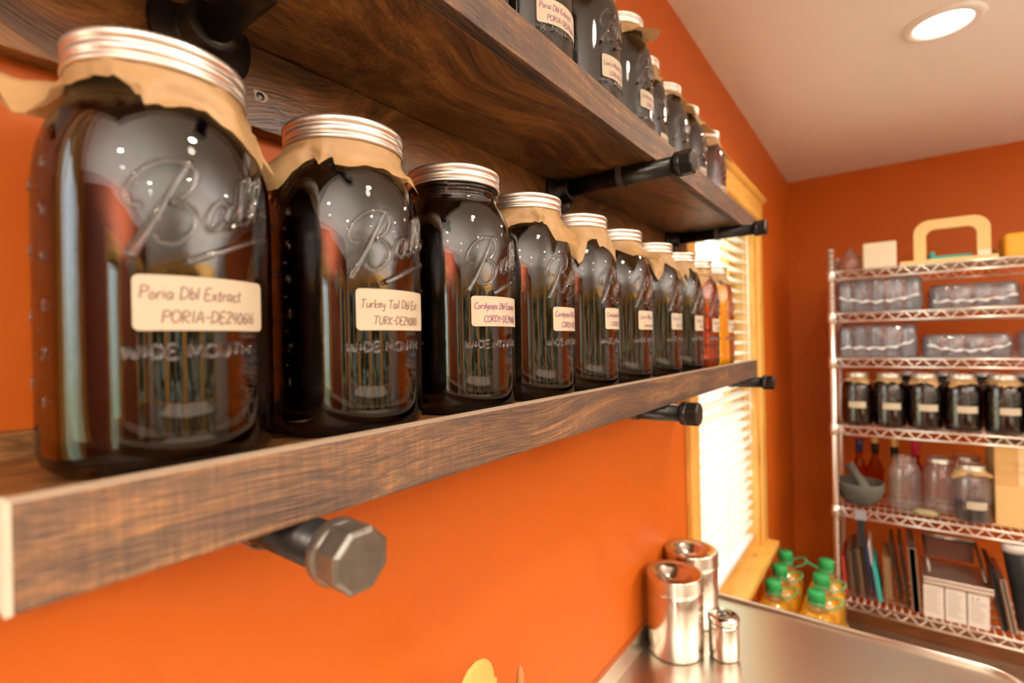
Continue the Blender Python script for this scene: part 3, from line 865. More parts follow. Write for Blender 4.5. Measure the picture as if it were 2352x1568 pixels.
def sticker_mb(z0, z1, half_deg, lines, h=0.0062, seed=1, top=0.0, simple=False):
    rng = random.Random(seed)
    mb = MB()
    R = JR + 0.0005
    S = math.radians(half_deg) * JR
    rr = 0.003
    poly = []
    for (cx, cz, a0) in ((S - rr, z1 - rr, 0), (-S + rr, z1 - rr, 90), (-S + rr, z0 + rr, 180), (S - rr, z0 + rr, 270)):
        for k in range(5):
            a = math.radians(a0 + k * 22.5); poly.append((cx + rr * math.cos(a), cz + rr * math.sin(a)))
    # columns between left and right so that the sticker bends round the jar
    def zr(s):
        e = S - abs(s)
        if e >= rr: return z0, z1
        q = rr - math.sqrt(max(0, rr * rr - (rr - e) ** 2)); return z0 + q, z1 - q
    cols = [-S + rr * (1 - math.cos(math.radians(x))) for x in (0, 20, 40, 60, 90)]
    n = 10 if simple else 26
    cols += [-S + rr + (2 * S - 2 * rr) * (k + 1) / n for k in range(n - 1)] + [-c for c in reversed(cols)]
    vs = []; fs = []
    for s in cols:
        a, b = zr(s)
        for (z, off) in ((a, 0), (b, 0), (b, -0.0004), (a, -0.0004)):
            t = s / JR; q = R + off
            vs.append((q * math.cos(t), q * math.sin(t), z))
    for i in range(len(cols) - 1):
        for j in range(4):
            fs.append((i * 4 + j, i * 4 + (j + 1) % 4, i * 4 + 4 + (j + 1) % 4, i * 4 + 4 + j))
    fs += [(0, 3, 2, 1), tuple((len(cols) - 1) * 4 + j for j in range(4))]
    mb.add(vs, fs, 0, False)
    for (txt, x, z, hh) in lines:
        ls, _ = text_lines(txt, hh, x, z - 0.0775 + z0, 0.14, 0.05, rng)
        for l in ls:
            w = 0.00030 + hh * 0.012
            vs = []
            for i, p in enumerate(l):
                q0, q1 = l[max(i - 1, 0)], l[min(i + 1, len(l) - 1)]
                dx, dz = q1[0] - q0[0], q1[1] - q0[1]; d = math.hypot(dx, dz) or 1
                nx, nz = -dz / d * w, dx / d * w
                for sg in (1, -1):
                    t = (p[0] + nx * sg) / JR
                    vs.append(((R + 0.00025) * math.cos(t), (R + 0.00025) * math.sin(t), p[1] + nz * sg))
            mb.add(vs, [(2 * i, 2 * i + 1, 2 * i + 3, 2 * i + 2) for i in range(len(l) - 1)], 1, False)
    return mb

glass0 = make_jar_glass(True).build('glass_jar', M['glass'])
glass_me = glass0.data; bpy.data.objects.remove(glass0)
glass0 = make_jar_glass(False).build('glass_jar', M['clear_glass']); glass_low = glass0.data; bpy.data.objects.remove(glass0)
b0 = make_band().build('screw_band', M['band']); band_me = b0.data; bpy.data.objects.remove(b0)
b0 = make_band(40).build('screw_band', M['band']); band_low = b0.data; bpy.data.objects.remove(b0)
l0 = MB().lathe([(0.0001, 0.2304), (0.030, 0.2306), (0.0385, 0.2300), (0.0400, 0.2296), (0.0400, 0.2286), (0.0001, 0.2286)], 64).build('lid_disc', M['band']); disc_me = l0.data; bpy.data.objects.remove(l0)
liq_me = {}
def link_mesh(name, me, parent):
    o = bpy.data.objects.new(name, me); COL.objects.link(o); o.parent = parent; return o

M['thin_glass'] = film_mat('thin clear glass', (0.93, 0.94, 0.95), 0.04, 0.02, ior=1.6, wrinkle=0.15)
glass_thin = glass_low.copy(); glass_thin.materials[0] = M['thin_glass']
def jar(x, y, z, rot, label, group, liq='liq_dark', top=0.214, paper=None, sticker=None, ink='ink_purple', low=False, lid=True, name='mason_jar', sang=0, z0=0.0775, z1=0.105):
    t = thing(name, label, 'jar', (x, y, z), math.radians(rot), group)
    link_mesh('glass_body', glass_thin if low and (liq is None or top < 0.1) else glass_low if low else glass_me, t)
    if liq:
        key = (liq, top, low)
        if key not in liq_me:
            o = liquid_mb(top, 40 if low else 96).build('liquid', M[liq]); liq_me[key] = o.data; bpy.data.objects.remove(o)
        link_mesh('liquid', liq_me[key], t)
    if lid:
        b = link_mesh('screw_band', band_low if low else band_me, t)
        link_mesh('lid_disc', disc_me, b)
    if paper:
        p = paper_mb(*paper) if not isinstance(paper, dict) else paper_mb(**paper)
        p.build('paper_cover', M['paper'], t, fixn=False)
    if sticker is not None:
        s = sticker_mb(z0, z1, 33, sticker, seed=int(abs(x * 1000)) + int(y * 997), simple=low)
        o = s.build('sticker', [M['sticker'], M[ink]], t); o.rotation_euler = (0, 0, math.radians(sang))
    return t

def two(a, b, h1=0.0062, h2=0.0062, x1=-0.031, x2=-0.022):
    return [(a, x1, 0.0935, h1), (b, x2, 0.0815, h2)]
A = 0.348
LOWG = 'glass jars of dark extract on the lower shelf'
# azimuth in jar space: world azimuth minus rot
jar(-A, 0.119, ZJ, 3, 'largest, nearest glass jar of dark extract with long paper tail, lower shelf', LOWG,
    paper=(3, [(-114, 0.052, -3, 22), (34, 0.043, 60, 30), (140, 0.04, 50, 35), (-35, 0.021, 80, 18), (-92, 0.024, 66, 12)], 0.0165),
    sticker=two('Poria Dbl Extract', 'PORIA-DE240616'), sang=-2, z0=0.0745, z1=0.1025, ink='ink_brown')
jar(-A, 0.247, ZJ, 3, 'glass jar marked Turkey Tail, second from the near end of the lower shelf', LOWG,
    paper=(8, [(-118, 0.050, 58, 34), (25, 0.030, 70, 30), (120, 0.04, 50, 35), (-55, 0.020, 80, 20)], 0.0185),
    sticker=two('Turkey Tail Dbl Ext.', 'TURK-DE240810', 0.0060, 0.0058), sang=0, z0=0.0755, z1=0.1050, ink='ink_brown')
jar(-A, 0.3745, ZJ, 0, 'glass jar without paper, marked Cordyceps, third on the lower shelf', LOWG,
    sticker=two('Cordyceps Dbl Extract', 'CORDY-DE240616', 0.0056, 0.0058), sang=-1, z0=0.080, z1=0.1075, top=0.224)
jar(-A, 0.494, ZJ, 8, 'glass jar marked Cordyceps with paper points either side, fourth on the lower shelf', LOWG,
    paper=(12, [(-108, 0.052, 72, 34), (-8, 0.044, 52, 26), (80, 0.04, 55, 35), (170, 0.04, 55, 35)], 0.020),
    sticker=two('Cordyceps Dbl Ext', 'CORDY-DE240616', 0.0058, 0.0058), sang=2, z0=0.0765, z1=0.103)
jar(-A, 0.616, ZJ, 11, 'glass jar marked Cordyceps with one long central paper point, fifth on the lower shelf', LOWG,
    paper=(17, [(-72, 0.048, 74, 34), (2, 0.040, 62, 26), (100, 0.04, 55, 35), (-170, 0.04, 55, 35)], 0.018),
    sticker=two('Cordyceps Dbl Ext', 'CORDY-DE240616', 0.0058, 0.0058), sang=2, z0=0.0795, z1=0.107)
jar(-A, 0.738, ZJ, 4, 'glass jar with paper strip pointing right, sixth on the lower shelf', LOWG,
    paper=(21, [(-28, 0.055, 38, 26), (-100, 0.040, 62, 30), (60, 0.03, 60, 35), (150, 0.04, 55, 35)], 0.020),
    sticker=two("Lion's Mane", 'Lions mane', 0.0062, 0.0058), sang=2, z0=0.080, z1=0.108, liq='liq_brown')
jar(-A, 0.878, ZJ, 5, 'glass jar whose sticker is written in blue, seventh on the lower shelf', LOWG,
    paper=(25, [(-60, 0.042, 66, 30), (5, 0.046, 60, 26), (-120, 0.042, 40, 30), (150, 0.04, 55, 35)], 0.018),
    sticker=two('Reishi Dbl', 'REI-DE240', 0.0062, 0.0062), sang=2, z0=0.081, z1=0.109, ink='ink_blue', liq='liq_brown')
jar(-A, 1.008, ZJ, 4, 'dark jar just left of the red brown jar, eighth on the lower shelf', LOWG,
    paper=(31, [(-62, 0.040, 68, 30), (0, 0.040, 60, 26), (-125, 0.042, 40, 30), (150, 0.04, 55, 35)], 0.018),
    sticker=two('Turkey Tail', 'TURK-DE24', 0.0062, 0.0062), sang=3, z0=0.080, z1=0.109)
jar(-A, 1.127, ZJ, 4, 'clear red brown jar beside the bright amber one, ninth on the lower shelf', LOWG, liq='liq_red', top=0.19,
    paper=(37, [(-55, 0.046, 64, 34), (0, 0.040, 60, 26), (-140, 0.042, 40, 30), (150, 0.04, 55, 35)], 0.020),
    sticker=two('Chaga Dbl', 'CHA-DE240', 0.0062, 0.0062), sang=3, z0=0.078, z1=0.106)
jar(-A, 1.256, ZJ, 4, 'bright amber jar glowing before the window at the far end of the lower shelf', LOWG, liq='liq_amber', top=0.187,
    paper=(51, [(-60, 0.028, 72, 34), (30, 0.028, 72, 34), (120, 0.028, 60, 34)], 0.020),
    sticker=two('Poria Dbl', 'PORIA-DE24', 0.0062, 0.0062), sang=3, z0=0.077, z1=0.105)
UPG = 'glass jars of dark extract on the upper shelf'
P4 = lambda s, o=0: (s, [(-50 + o, 0.040, 60, 32), (40 + o, 0.038, 60, 30), (130 + o, 0.04, 55, 35), (-140 + o, 0.042, 50, 30)], 0.018)
jar(-0.345, 0.372, ZJU, 0, 'jar at the near end of the upper shelf, mostly cut off by the frame', UPG, paper=P4(41))
jar(-0.345, 0.501, ZJU, -12, 'jar marked Poria on the upper shelf, nearest one with a readable sticker', UPG, paper=P4(42),
    sticker=two('Poria Dbl Extract', 'PORIA-DE240616'), sang=3, z0=0.068, z1=0.096)
jar(-0.347, 0.640, ZJU, 4, 'jar marked Lion on the upper shelf, right of the Poria jar', UPG, paper=P4(43),
    sticker=two("Lion's Mane Dbl", 'LION-DE240'), sang=-2, z0=0.068, z1=0.098)
jar(-0.352, 0.773, ZJU, 4, 'upper shelf jar with tan paper pointing right, nearest with its lid in view', UPG, paper=(44, [(-20, 0.040, 45, 34), (60, 0.04, 50, 30), (-130, 0.03, 60, 30)], 0.020),
    sticker=two('Cordyceps Dbl', 'CORDY-DE24'), sang=2, z0=0.078, z1=0.105)
jar(-0.375, 0.905, ZJU, 14, 'upper shelf jar squeezed back behind its neighbours', UPG, paper=P4(45, 20),
    sticker=two('Chaga Dbl', 'CHA-DE24'), sang=0, z0=0.060, z1=0.088)
jar(-0.375, 1.030, ZJU, -4, 'upper shelf jar with clean bright lid above the middle pipe bracket cap', UPG, paper=(46, [(120, 0.03, 60, 30), (30, 0.02, 60, 30)], 0.012),
    sticker=two('Reishi Dbl', 'REI-DE24'), sang=0, z0=0.062, z1=0.090)
jar(-0.375, 1.150, ZJU, 6, 'upper shelf jar second from its far end, paper standing out', UPG, paper=(47, [(-60, 0.040, 10, 30), (40, 0.038, 20, 30), (130, 0.04, 55, 35)], 0.018),
    sticker=two('Turkey Tail', 'TURK-DE2'), sang=3, z0=0.064, z1=0.092)
jar(-0.375, 1.322, ZJU, 4, 'reddish jar at the far end of the upper shelf with drooping paper tail', UPG, liq='liq_brown', paper=(48, [(20, 0.060, 60, 26), (-90, 0.045, 10, 34), (130, 0.04, 55, 35)], 0.022),
    sticker=two('Poria Dbl', 'PORIA-DE2'), sang=0, z0=0.064, z1=0.092)

# ------------------------------------------------------------------ steel counter and canisters
ZT = -0.68
ct = thing('steel_counter', 'stainless steel worktop with raised edges under the shelves', 'counter', (0, 0, 0))
def rounded(x0, x1, y0, y1, r, which):
    pts = []
    for (cx, cy, a0, k) in ((x1 - r, y1 - r, 0, 0), (x0 + r, y1 - r, 90, 1), (x0 + r, y0 + r, 180, 2), (x1 - r, y0 + r, 270, 3)):
        if k in which: pts += [(cx + r * math.cos(math.radians(a0 + 9 * i)), cy + r * math.sin(math.radians(a0 + 9 * i))) for i in range(11)]
        else: pts.append({1: (x0, y1), 2: (x0, y0), 3: (x1, y0), 0: (x1, y1)}[k])
    return pts
mb = MB()
outer = rounded(WX + 0.001, 0.215, -0.75, 1.392, 0.07, (0,))
inner = rounded(WX + 0.012, 0.197, -0.74, 1.374, 0.055, (0,))
mb.prism(outer, 2, ZT - 0.04, ZT)
n = len(outer)
# rolled marine edge around the free sides
rim = [(p[0] - 0.007, p[1] - 0.007, ZT + 0.002) for p in outer if p[1] > -0.7 or p[0] > 0]
mb.tube(rim[-1:] + rim[:12] + [(WX + 0.012, 1.385, ZT + 0.002)], 0.0065, 10)
mb.build('worktop', M['brushed'], ct)
mb = MB(); mb.box(WX + 0.001, WX + 0.010, -0.75, 1.37, ZT, ZT + 0.04)
mb.prism([(WX + 0.010, ZT), (WX + 0.0115, ZT), (WX + 0.0108, ZT + 0.004), (WX + 0.010, ZT + 0.014)], 1, -0.75, 1.37)
mb.build('upstand', M['brushed'], ct)
for (x, y) in ((-0.40, 1.30), (0.14, 1.28), (-0.40, -0.65), (0.14, -0.65)):
    l = MB(); l.tube([(x, y, ZF + 0.001), (x, y, ZT - 0.04)], 0.02, 20); l.build('leg', M['steel'], ct)
MB().box(-0.42, 0.17, -0.66, 1.30, -1.30, -1.28).build('under_shelf', M['brushed'], ct)

def canister(x, y, r, h, label, lidh=0.032, small=False, group=None):
    t = thing('steel_canister', label, 'canister', (x, y, ZT), group=group)
    hb = h - lidh
    mb = MB()
    mb.lathe([(0.0001, 0.001), (r - 0.008, 0.0), (r - 0.003, 0.002), (r - 0.001, 0.008), (r - 0.001, hb - 0.006), (r - 0.004, hb), (0.0001, hb)], 96)
    mb.build('body', M['steel'], t)
    mb = MB()
    if not small:
        mb.lathe([(r - 0.0035, hb - 0.004), (r + 0.0005, hb - 0.002), (r + 0.0012, hb + 0.002), (r + 0.0004, hb + 0.006), (r + 0.0004, h - 0.004), (r, h - 0.001), (r - 0.002, h), (r - 0.006, h - 0.0015),
                  (r * 0.62, h - 0.003), (r * 0.55, h - 0.007), (r * 0.42, h - 0.016), (r * 0.2, h - 0.022), (0.0001, h - 0.023)], 96)
    else:
        mb.lathe([(r - 0.0025, hb), (r + 0.0004, hb + 0.001), (r + 0.0006, h - 0.004), (r - 0.003, h), (0.0001, h)], 72)
    lid = mb.build('lid', M['steel'], t)
    if small:
        k = MB(); k.lathe([(0.006, h), (0.007, h + 0.004), (0.005, h + 0.006), (0.0001, h + 0.006)], 24)
        pts = [(0.013 * math.cos(a), 0.013 * math.sin(a), h + 0.0012) for a in [2 * math.pi * i / 28 for i in range(28)]]
        k.tube(pts, 0.0014, 6, closed=True)
        k.build('ring_knob', M['iron_worn'], lid)
    return t
canister(-0.384, 1.092, 0.0595, 0.172, 'large polished steel canister with dished lid, nearest on the counter')
canister(-0.392, 1.237, 0.0605, 0.172, 'large polished steel canister behind the other, beside the window casing')
canister(-0.292, 1.128, 0.0315, 0.090, 'small polished steel canister beside the two large ones', 0.014, True)

# wooden utensils standing in a crock
cr = thing('utensil_crock', 'cream ceramic crock on the counter holding wooden spoons', 'crock', (-0.375, 0.47, ZT))
mb = MB(); mb.lathe([(0.0001, 0), (0.05, 0), (0.056, 0.01), (0.056, 0.12), (0.058, 0.126), (0.054, 0.128), (0.051, 0.12), (0.051, 0.012), (0.0001, 0.008)], 48)
mb.build('body', M['ceramic'], cr)
def spoon(x, y, z, w, h, name, label, mat, tx, ty, point=False):
    t = thing(name, label, 'utensil', (x, y, z))
    mb = MB()
    n = 22; vs = []; fs = []; seg = 16
    for i in range(n + 1):
        q = i / n
        zz = -h * q
        if point: ww = w * math.sqrt(min(1, q * 1.4)) * (1 - 0.5 * q)
        else: ww = w * math.sqrt(max(0.0001, 1 - (1 - min(1, q * 2)) ** 2)) if q < 0.5 else w * math.cos((q - 0.5) * math.pi * 0.93) + 0.005 * 1
        th = 0.0045 if q < 0.8 else 0.005
        th = min(th, ww)
        for j in range(seg):
            a = 2 * math.pi * j / seg
            vs.append((th * math.cos(a), ww * math.sin(a), zz))
    for i in range(n):
        for j in range(seg):
            k = (j + 1) % seg
            fs.append((i * seg + j, i * seg + k, i * seg + seg + k, i * seg + seg + j))
    fs.append(tuple(range(seg)))
    fs.append(tuple(n * seg + j for j in reversed(range(seg))))
    mb.add(vs, fs, 0, True)
    o = mb.build('blade' if point else 'bowl', mat, t)
    mb = MB(); mb.tube([(0, 0, -h + 0.004), (tx, ty, ZT + 0.013 - z)], 0.005, 12)
    mb.build('handle', mat, t)
    for c in t.children:
        pass
    t.rotation_euler = (0, 0, 0)
    return t
spoon(-0.372, 0.420, -0.352, 0.0325, 0.075, 'wooden_spoon', 'round topped pale wooden spoon at the bottom edge before the orange wall', M['spoon_wood'], -0.02, 0.03)
spoon(-0.368, 0.497, -0.395, 0.012, 0.09, 'wooden_spatula', 'narrow pointed brown wooden utensil right of the round spoon', M['spoon_dark'], -0.01, -0.01, True)

# ------------------------------------------------------------------ oil jugs on a low crate
cb = MB(); cb.box(-0.452, -0.155, 2.10, 2.60, ZF, -1.252)
o = cb.build('storage_box', M['cardboard']); o.location = (0, 0, EYE)
tag(o, 'low cardboard box on the floor under the green capped oil jugs', 'box')
def superell(a, b, n, seg):
    out = []
    for j in range(seg):
        t = 2 * math.pi * j / seg; c, s = math.cos(t), math.sin(t)
        out.append((a * math.copysign(abs(c) ** (2 / n), c), b * math.copysign(abs(s) ** (2 / n), s)))
    return out
def oil_jug(label=None):
    t = thing('oil_jug', label, 'jug', (0, 0, 0), group='yellow oil jugs with green caps')
    def loft(levels, seg=40):
        mb = MB(); vs = []; fs = []
        for (a, b, n, z) in levels:
            vs += [(p[0], p[1], z) for p in superell(a, b, n, seg)]
        for i in range(len(levels) - 1):
            for j in range(seg):
                k = (j + 1) % seg; fs.append((i * seg + j, i * seg + k, i * seg + seg + k, i * seg + seg + j))
        fs.append(tuple(reversed(range(seg)))); fs.append(tuple((len(levels) - 1) * seg + j for j in range(seg)))
        return mb.add(vs, fs, 0, True)
    body = [(0.058, 0.060, 4, 0.0), (0.0655, 0.068, 4, 0.008), (0.066, 0.069, 4.5, 0.07), (0.0635, 0.066, 4, 0.085), (0.066, 0.069, 4.5, 0.10), (0.066, 0.069, 4, 0.160), (0.0640, 0.067, 3.4, 0.180), (0.055, 0.058, 2.8, 0.205), (0.047, 0.049, 2.4, 0.2175), (0.036, 0.037, 2.1, 0.2325)]
    loft(body).build('body', M['oil'], t)
    sh = [(0.036, 0.037, 2.1, 0.2327), (0.029, 0.029, 2, 0.245), (0.0255, 0.0255, 2, 0.255), (0.0250, 0.0250, 2, 0.274)]
    loft(sh).build('neck', M['pet_clear'], t)
    cp = MB(); cp.lathe([(0.0275, 0.268), (0.0285, 0.270), (0.0285, 0.300), (0.0265, 0.304), (0.0001, 0.3045)], 60, fn=lambda i, j, r: r + (0.0006 if j % 2 and i in (1, 2) else 0))
    cp.build('cap', M['green'], t)
    h = MB()
    pts = []
    for k in range(40):
        a = 2 * math.pi * k / 40
        pts.append((0.050 + 0.032 * math.cos(a), 0.021 * math.sin(a), 0.268 + 0.013 * math.cos(a) + 0.012 * math.sin(a)))
    h.tube(pts, 0.0028, 8, closed=True)
    h.lathe([(0.0255, 0.256), (0.0295, 0.257), (0.0295, 0.264), (0.0255, 0.265)], 32, close=True)
    h.build('carry_ring', M['green_clear'], t)
    return t
jug0 = oil_jug()
JZ = -1.2515
spots = [(-0.375, 2.175, 0.3, 'front oil jug of the file nearest the window wall'), (-0.377, 2.335, 0.1, 'middle oil jug of the file nearest the window wall'), (-0.380, 2.50, 0.0, 'rear oil jug of the file nearest the window wall'),
         (-0.230, 2.175, 0.2, 'front oil jug of the file nearest the wire rack'), (-0.229, 2.335, 0.2, 'middle oil jug of the file nearest the wire rack'), (-0.226, 2.50, 3.0, 'rear oil jug of the file nearest the wire rack, ring turned left')]
for k, (x, y, a, lb) in enumerate(spots):
    j = jug0 if k == 0 else copy_tree(jug0)
    j.location = (x, y, JZ + EYE); j['label'] = lb
    # only ring direction varies: body is nearly square, so turn the whole jug in right angles
    j.rotation_euler = (0, 0, 0 if a < 1 else math.pi)

# ------------------------------------------------------------------ chrome wire rack
RX0, RX1, RY0, RY1 = -0.201, 1.02, 2.68, 3.04
LV = [0.288, 0.100, -0.100, -0.400, -0.765, -1.175]
rk = thing('wire_rack', 'tall chrome wire shelving rack against the back wall', 'rack', (0, 0, 0))
for (x, y) in ((RX0, RY0), (RX0, RY1), (RX1, RY0), (RX1, RY1)):
    mb = MB()
    mb.tube([(x, y, ZF + 0.001), (x, y, 0.380)], 0.0125, 20)
    mb.lathe([(0.0125, 0), (0.0132, 0.002), (0.0132, 0.005), (0.0001, 0.008)], 20, c=(x, y, 0.380))
    z = ZF + 0.03
    while z < 0.37:
        mb.lathe([(0.0122, 0), (0.0131, 0.0012), (0.0131, 0.0022), (0.0122, 0.0034)], 16, c=(x, y, z)); z += 0.0254
    mb.build('post', M['chrome'], rk)
for z in LV:
    mb = MB()
    for (dz) in (0, -0.034):
        for y in (RY0, RY1):
            mb.tube([(RX0 + 0.014, y, z + dz - 0.004), (RX1 - 0.014, y, z + dz - 0.004)], 0.0042, 8)
        for x in (RX0, RX1):
            mb.tube([(x, RY0 + 0.014, z + dz - 0.004), (x, RY1 - 0.014, z + dz - 0.004)], 0.0042, 8)
    for (x, y) in ((RX0, RY0), (RX0, RY1), (RX1, RY0), (RX1, RY1)):
        mb.lathe([(0.0135, -0.045), (0.018, -0.044), (0.0165, 0.004), (0.0135, 0.005)], 20, c=(x, y, z))
    def zig(p0, p1, n):
        pts = []
        for i in range(n + 1):
            q = i / n; pts.append((p0[0] + (p1[0] - p0[0]) * q, p0[1] + (p1[1] - p0[1]) * q, z - 0.004 - (0.034 if i % 2 else 0)))
        mb.tube(pts, 0.0026, 6)
    zig((RX0 + 0.02, RY0, 0), (RX1 - 0.02, RY0, 0), 40); zig((RX0 + 0.02, RY1, 0), (RX1 - 0.02, RY1, 0), 40)
    zig((RX0, RY0 + 0.02, 0), (RX0, RY1 - 0.02, 0), 12)
    for i in range(46):
        x = RX0 + 0.02 + i * (RX1 - RX0 - 0.04) / 45
        mb.tube([(x, RY0, z - 0.0022), (x, RY1, z - 0.0022)], 0.0019, 6)
    for i in range(3):
        y = RY0 + 0.09 * (i + 1); mb.tube([(RX0 + 0.01, y, z - 0.006), (RX1 - 0.01, y, z - 0.006)], 0.003, 6)
    mb.build('wire_shelf', M['chrome'], rk)

def item(mb, name, mats, label, cat, group=None, bevel=0.0, parent=None):
    o = mb.build(name, mats, bevel=bevel)
    # origin at base centre
    xs = [v.co.x for v in o.data.vertices]; ys = [v.co.y for v in o.data.vertices]; zs = [v.co.z for v in o.data.vertices]
    c = Vector(((min(xs) + max(xs)) / 2, (min(ys) + max(ys)) / 2, min(zs)))
    o.data.transform(Matrix.Translation(-c)); o.location = (c.x, c.y, c.z + EYE)
    return tag(o, label, cat, group)
def under(o, mb, name, mat, bevel=0):
    """a part given in room coordinates attached to a thing whose origin is elsewhere"""
    ch = mb.build(name, mat, bevel=bevel)
    ch.data.transform(Matrix.Translation(Vector((0, 0, EYE)) - o.location)); ch.parent = o
    return ch

S1, S2, S3, S4, S5, S6 = LV
# top shelf
item(MB().box(-0.085, 0.035, 2.74, 2.84, S1, S1 + 0.118), 'wax_block', M['wax'], 'cream white block wrapped in plastic at the left of the rack top', 'block', bevel=0.006)
bag = MB(); bag.lathe([(0.02, 0), (0.055, 0.004), (0.066, 0.03), (0.055, 0.06), (0.035, 0.085), (0.015, 0.1), (0.02, 0.11)], 28, c=(-0.135, 2.80, S1), sx=0.75, fn=lambda i, j, r: r * (1 + 0.13 * math.sin(j * 2.1 + i * 1.7)))
item(bag, 'plastic_bag', M['film'], 'crumpled clear plastic bag left of the cream block on the rack top', 'bag')
fr = thing('wooden_handle_frame', 'pale yellow wooden tray with tall arched handle on the rack top', 'tray', (0, 0, 0))
MB().box(0.045, 0.352, 2.72, 2.88, S1, S1 + 0.020).build('base_board', M['handle_wood'], fr, bevel=0.003)
def arch(x0, x1, z0, z1, r, w):
    o_ = [(x0, z0)] + [(x0 + r - r * math.cos(a), z1 - r + r * math.sin(a)) for a in [math.pi / 2 * i / 8 for i in range(9)]] + [(x1 - r + r * math.sin(a), z1 - r + r * math.cos(a)) for a in [math.pi / 2 * i / 8 for i in range(9)]] + [(x1, z0)]
    r2 = r - w * 0.6
    i_ = [(x0 + w, z0)] + [(x0 + w + r2 - r2 * math.cos(a), z1 - w - r2 + r2 * math.sin(a)) for a in [math.pi / 2 * i / 8 for i in range(9)]] + [(x1 - w - r2 + r2 * math.sin(a), z1 - w - r2 + r2 * math.cos(a)) for a in [math.pi / 2 * i / 8 for i in range(9)]] + [(x1 - w, z0)]
    return o_, i_
oo, ii = arch(0.094, 0.336, S1 + 0.0205, 0.478, 0.055, 0.041)
mb = MB(); n = len(oo)
for y in (2.765, 2.795): mb.add([(p[0], y, p[1]) for p in oo] + [(p[0], y, p[1]) for p in ii], [(i, i + 1, n + i + 1, n + i) for i in range(n - 1)])
vs = [(p[0], 2.765, p[1]) for p in oo] + [(p[0], 2.795, p[1]) for p in oo]; mb.add(vs, [(i, i + 1, n + i + 1, n + i) for i in range(n - 1)])
vs = [(p[0], 2.765, p[1]) for p in ii] + [(p[0], 2.795, p[1]) for p in ii]; mb.add(vs, [(i, i + 1, n + i + 1, n + i) for i in range(n - 1)])
mb.build('arched_handle', M['handle_wood'], fr, bevel=0.002)
MB().box(0.297, 0.335, 2.7640, 2.7648, S1 + 0.022, S1 + 0.045).build('white_tag', M['white_paper'], fr)
tb = MB(); tb.box(0.150, 0.286, 2.81, 2.85, S1 + 0.0205, S1 + 0.042); tb.box(0.150, 0.166, 2.81, 2.85, S1 + 0.042, S1 + 0.062)
t_ = item(tb, 'stapler', M['teal'], 'teal plastic tool lying under the arched wooden handle', 'tool', bevel=0.003)
under(t_, MB().box(0.134, 0.149, 2.81, 2.85, S1 + 0.0205, S1 + 0.052), 'tip', M['black'], 0.002)
item(MB().box(0.372, 0.56, 2.74, 2.90, S1, S1 + 0.098), 'yellow_box', M['yellow'], 'bright yellow box at the right of the rack top', 'box', bevel=0.012)
tp = MB(); tp.lathe([(0.0001, 0), (0.03, 0), (0.03, 0.06), (0.0001, 0.06)], 32, c=(0.365, 2.94, S1))
item(tp, 'tape_roll', M['tan'], 'tan roll behind the yellow box on the rack top', 'roll')

# shrink wrapped packs of clear plastic jars
def pack(x0, x1, y0, y1, z, h, nx, ny, label, rnd):
    rng = random.Random(rnd)
    t = thing('jar_pack', label, 'pack', ((x0 + x1) / 2, (y0 + y1) / 2, z), group='shrink wrapped packs of clear plastic jars')
    hw, hd = (x1 - x0) / 2, (y1 - y0) / 2
    dx = 2 * hw / nx; r = dx / 2 * 0.92
    pj = MB(); pj.lathe([(0.0001, 0.003), (r * 0.85, 0.002), (r, 0.010), (r * 0.97, h * 0.5), (r, h * 0.78), (r * 0.80, h * 0.90), (r * 0.78, h * 0.97), (0.0001, h * 0.975)], 28)
    first = None
    for i in range(nx):
        for j in range(ny):
            if first is None: o = first = pj.build('plastic_jar', M['pet'], t)
            else:
                o = first.copy(); COL.objects.link(o); o.parent = t
            o.location = (-hw + dx * (i + 0.5), -hd + 2 * hd * (j + 0.5) / ny, 0)
    mb = MB(); seg = 56; vs = []; fs = []
    lv = [(0.97, 0.0), (1.03, h * 0.2), (1.02, h * 0.5), (1.02, h * 0.8), (0.96, h * 0.99), (0.7, h * 1.02), (0.3, h * 1.01)]
    for li, (q, zz) in enumerate(lv):
        for k, p in enumerate(superell(hw, hd, 5, seg)):
            w = q * (1 + 0.015 * math.sin(k * 1.9 + li) + rng.uniform(-0.012, 0.012))
            vs.append((p[0] * w, p[1] * w, zz + (rng.uniform(-0.003, 0.003) if li > 3 else 0)))
    for i in range(len(lv) - 1):
        for j in range(seg):
            k = (j + 1) % seg; fs.append((i * seg + j, i * seg + k, i * seg + seg + k, i * seg + seg + j))
    fs.append(tuple((len(lv) - 1) * seg + j for j in range(seg)))
    mb.add(vs, fs, 0, True)
    mb.build('wrap_film', M['film'], t)
    # gathered seam of the film
    sm = MB(); pts = []
    for k in range(18):
        q = k / 17; pts.append((-hw * 0.92 + 2 * hw * 0.92 * q, -hd * 1.04, h * (0.30 + (0.12 + 0.03 * rnd) * (2 * q - 1) ** 2 * (1 if rnd % 2 else q)) + 0.004 * math.sin(k * 2 + rnd)))
    sm.tube(pts, [0.0038 + 0.0026 * math.sin(k * 2.3 + rnd) for k in range(18)], 6)
    sm.build('film_seam', M['seam'], t)
M['seam'] = plain('bunched clear film', (0.75, 0.77, 0.80), 0.3)
pack(-0.184, 0.118, 2.70, 2.86, S2, 0.145, 5, 3, 'tall wrapped pack of clear jars, left end of the second shelf', 1)
pack(0.142, 0.415, 2.73, 2.90, S2, 0.100, 4, 2, 'low wrapped pack of clear jars, middle of the second shelf', 2)
pack(0.440, 0.70, 2.72, 2.90, S2, 0.105, 4, 2, 'wrapped pack of clear jars cut by the frame, second shelf', 3)
pack(-0.184, 0.098, 2.70, 2.86, S3, 0.140, 5, 3, 'tall wrapped pack of clear jars, left end of the third shelf', 4)
pack(0.118, 0.392, 2.73, 2.90, S3, 0.095, 4, 2, 'low wrapped pack of clear jars, middle of the third shelf', 5)
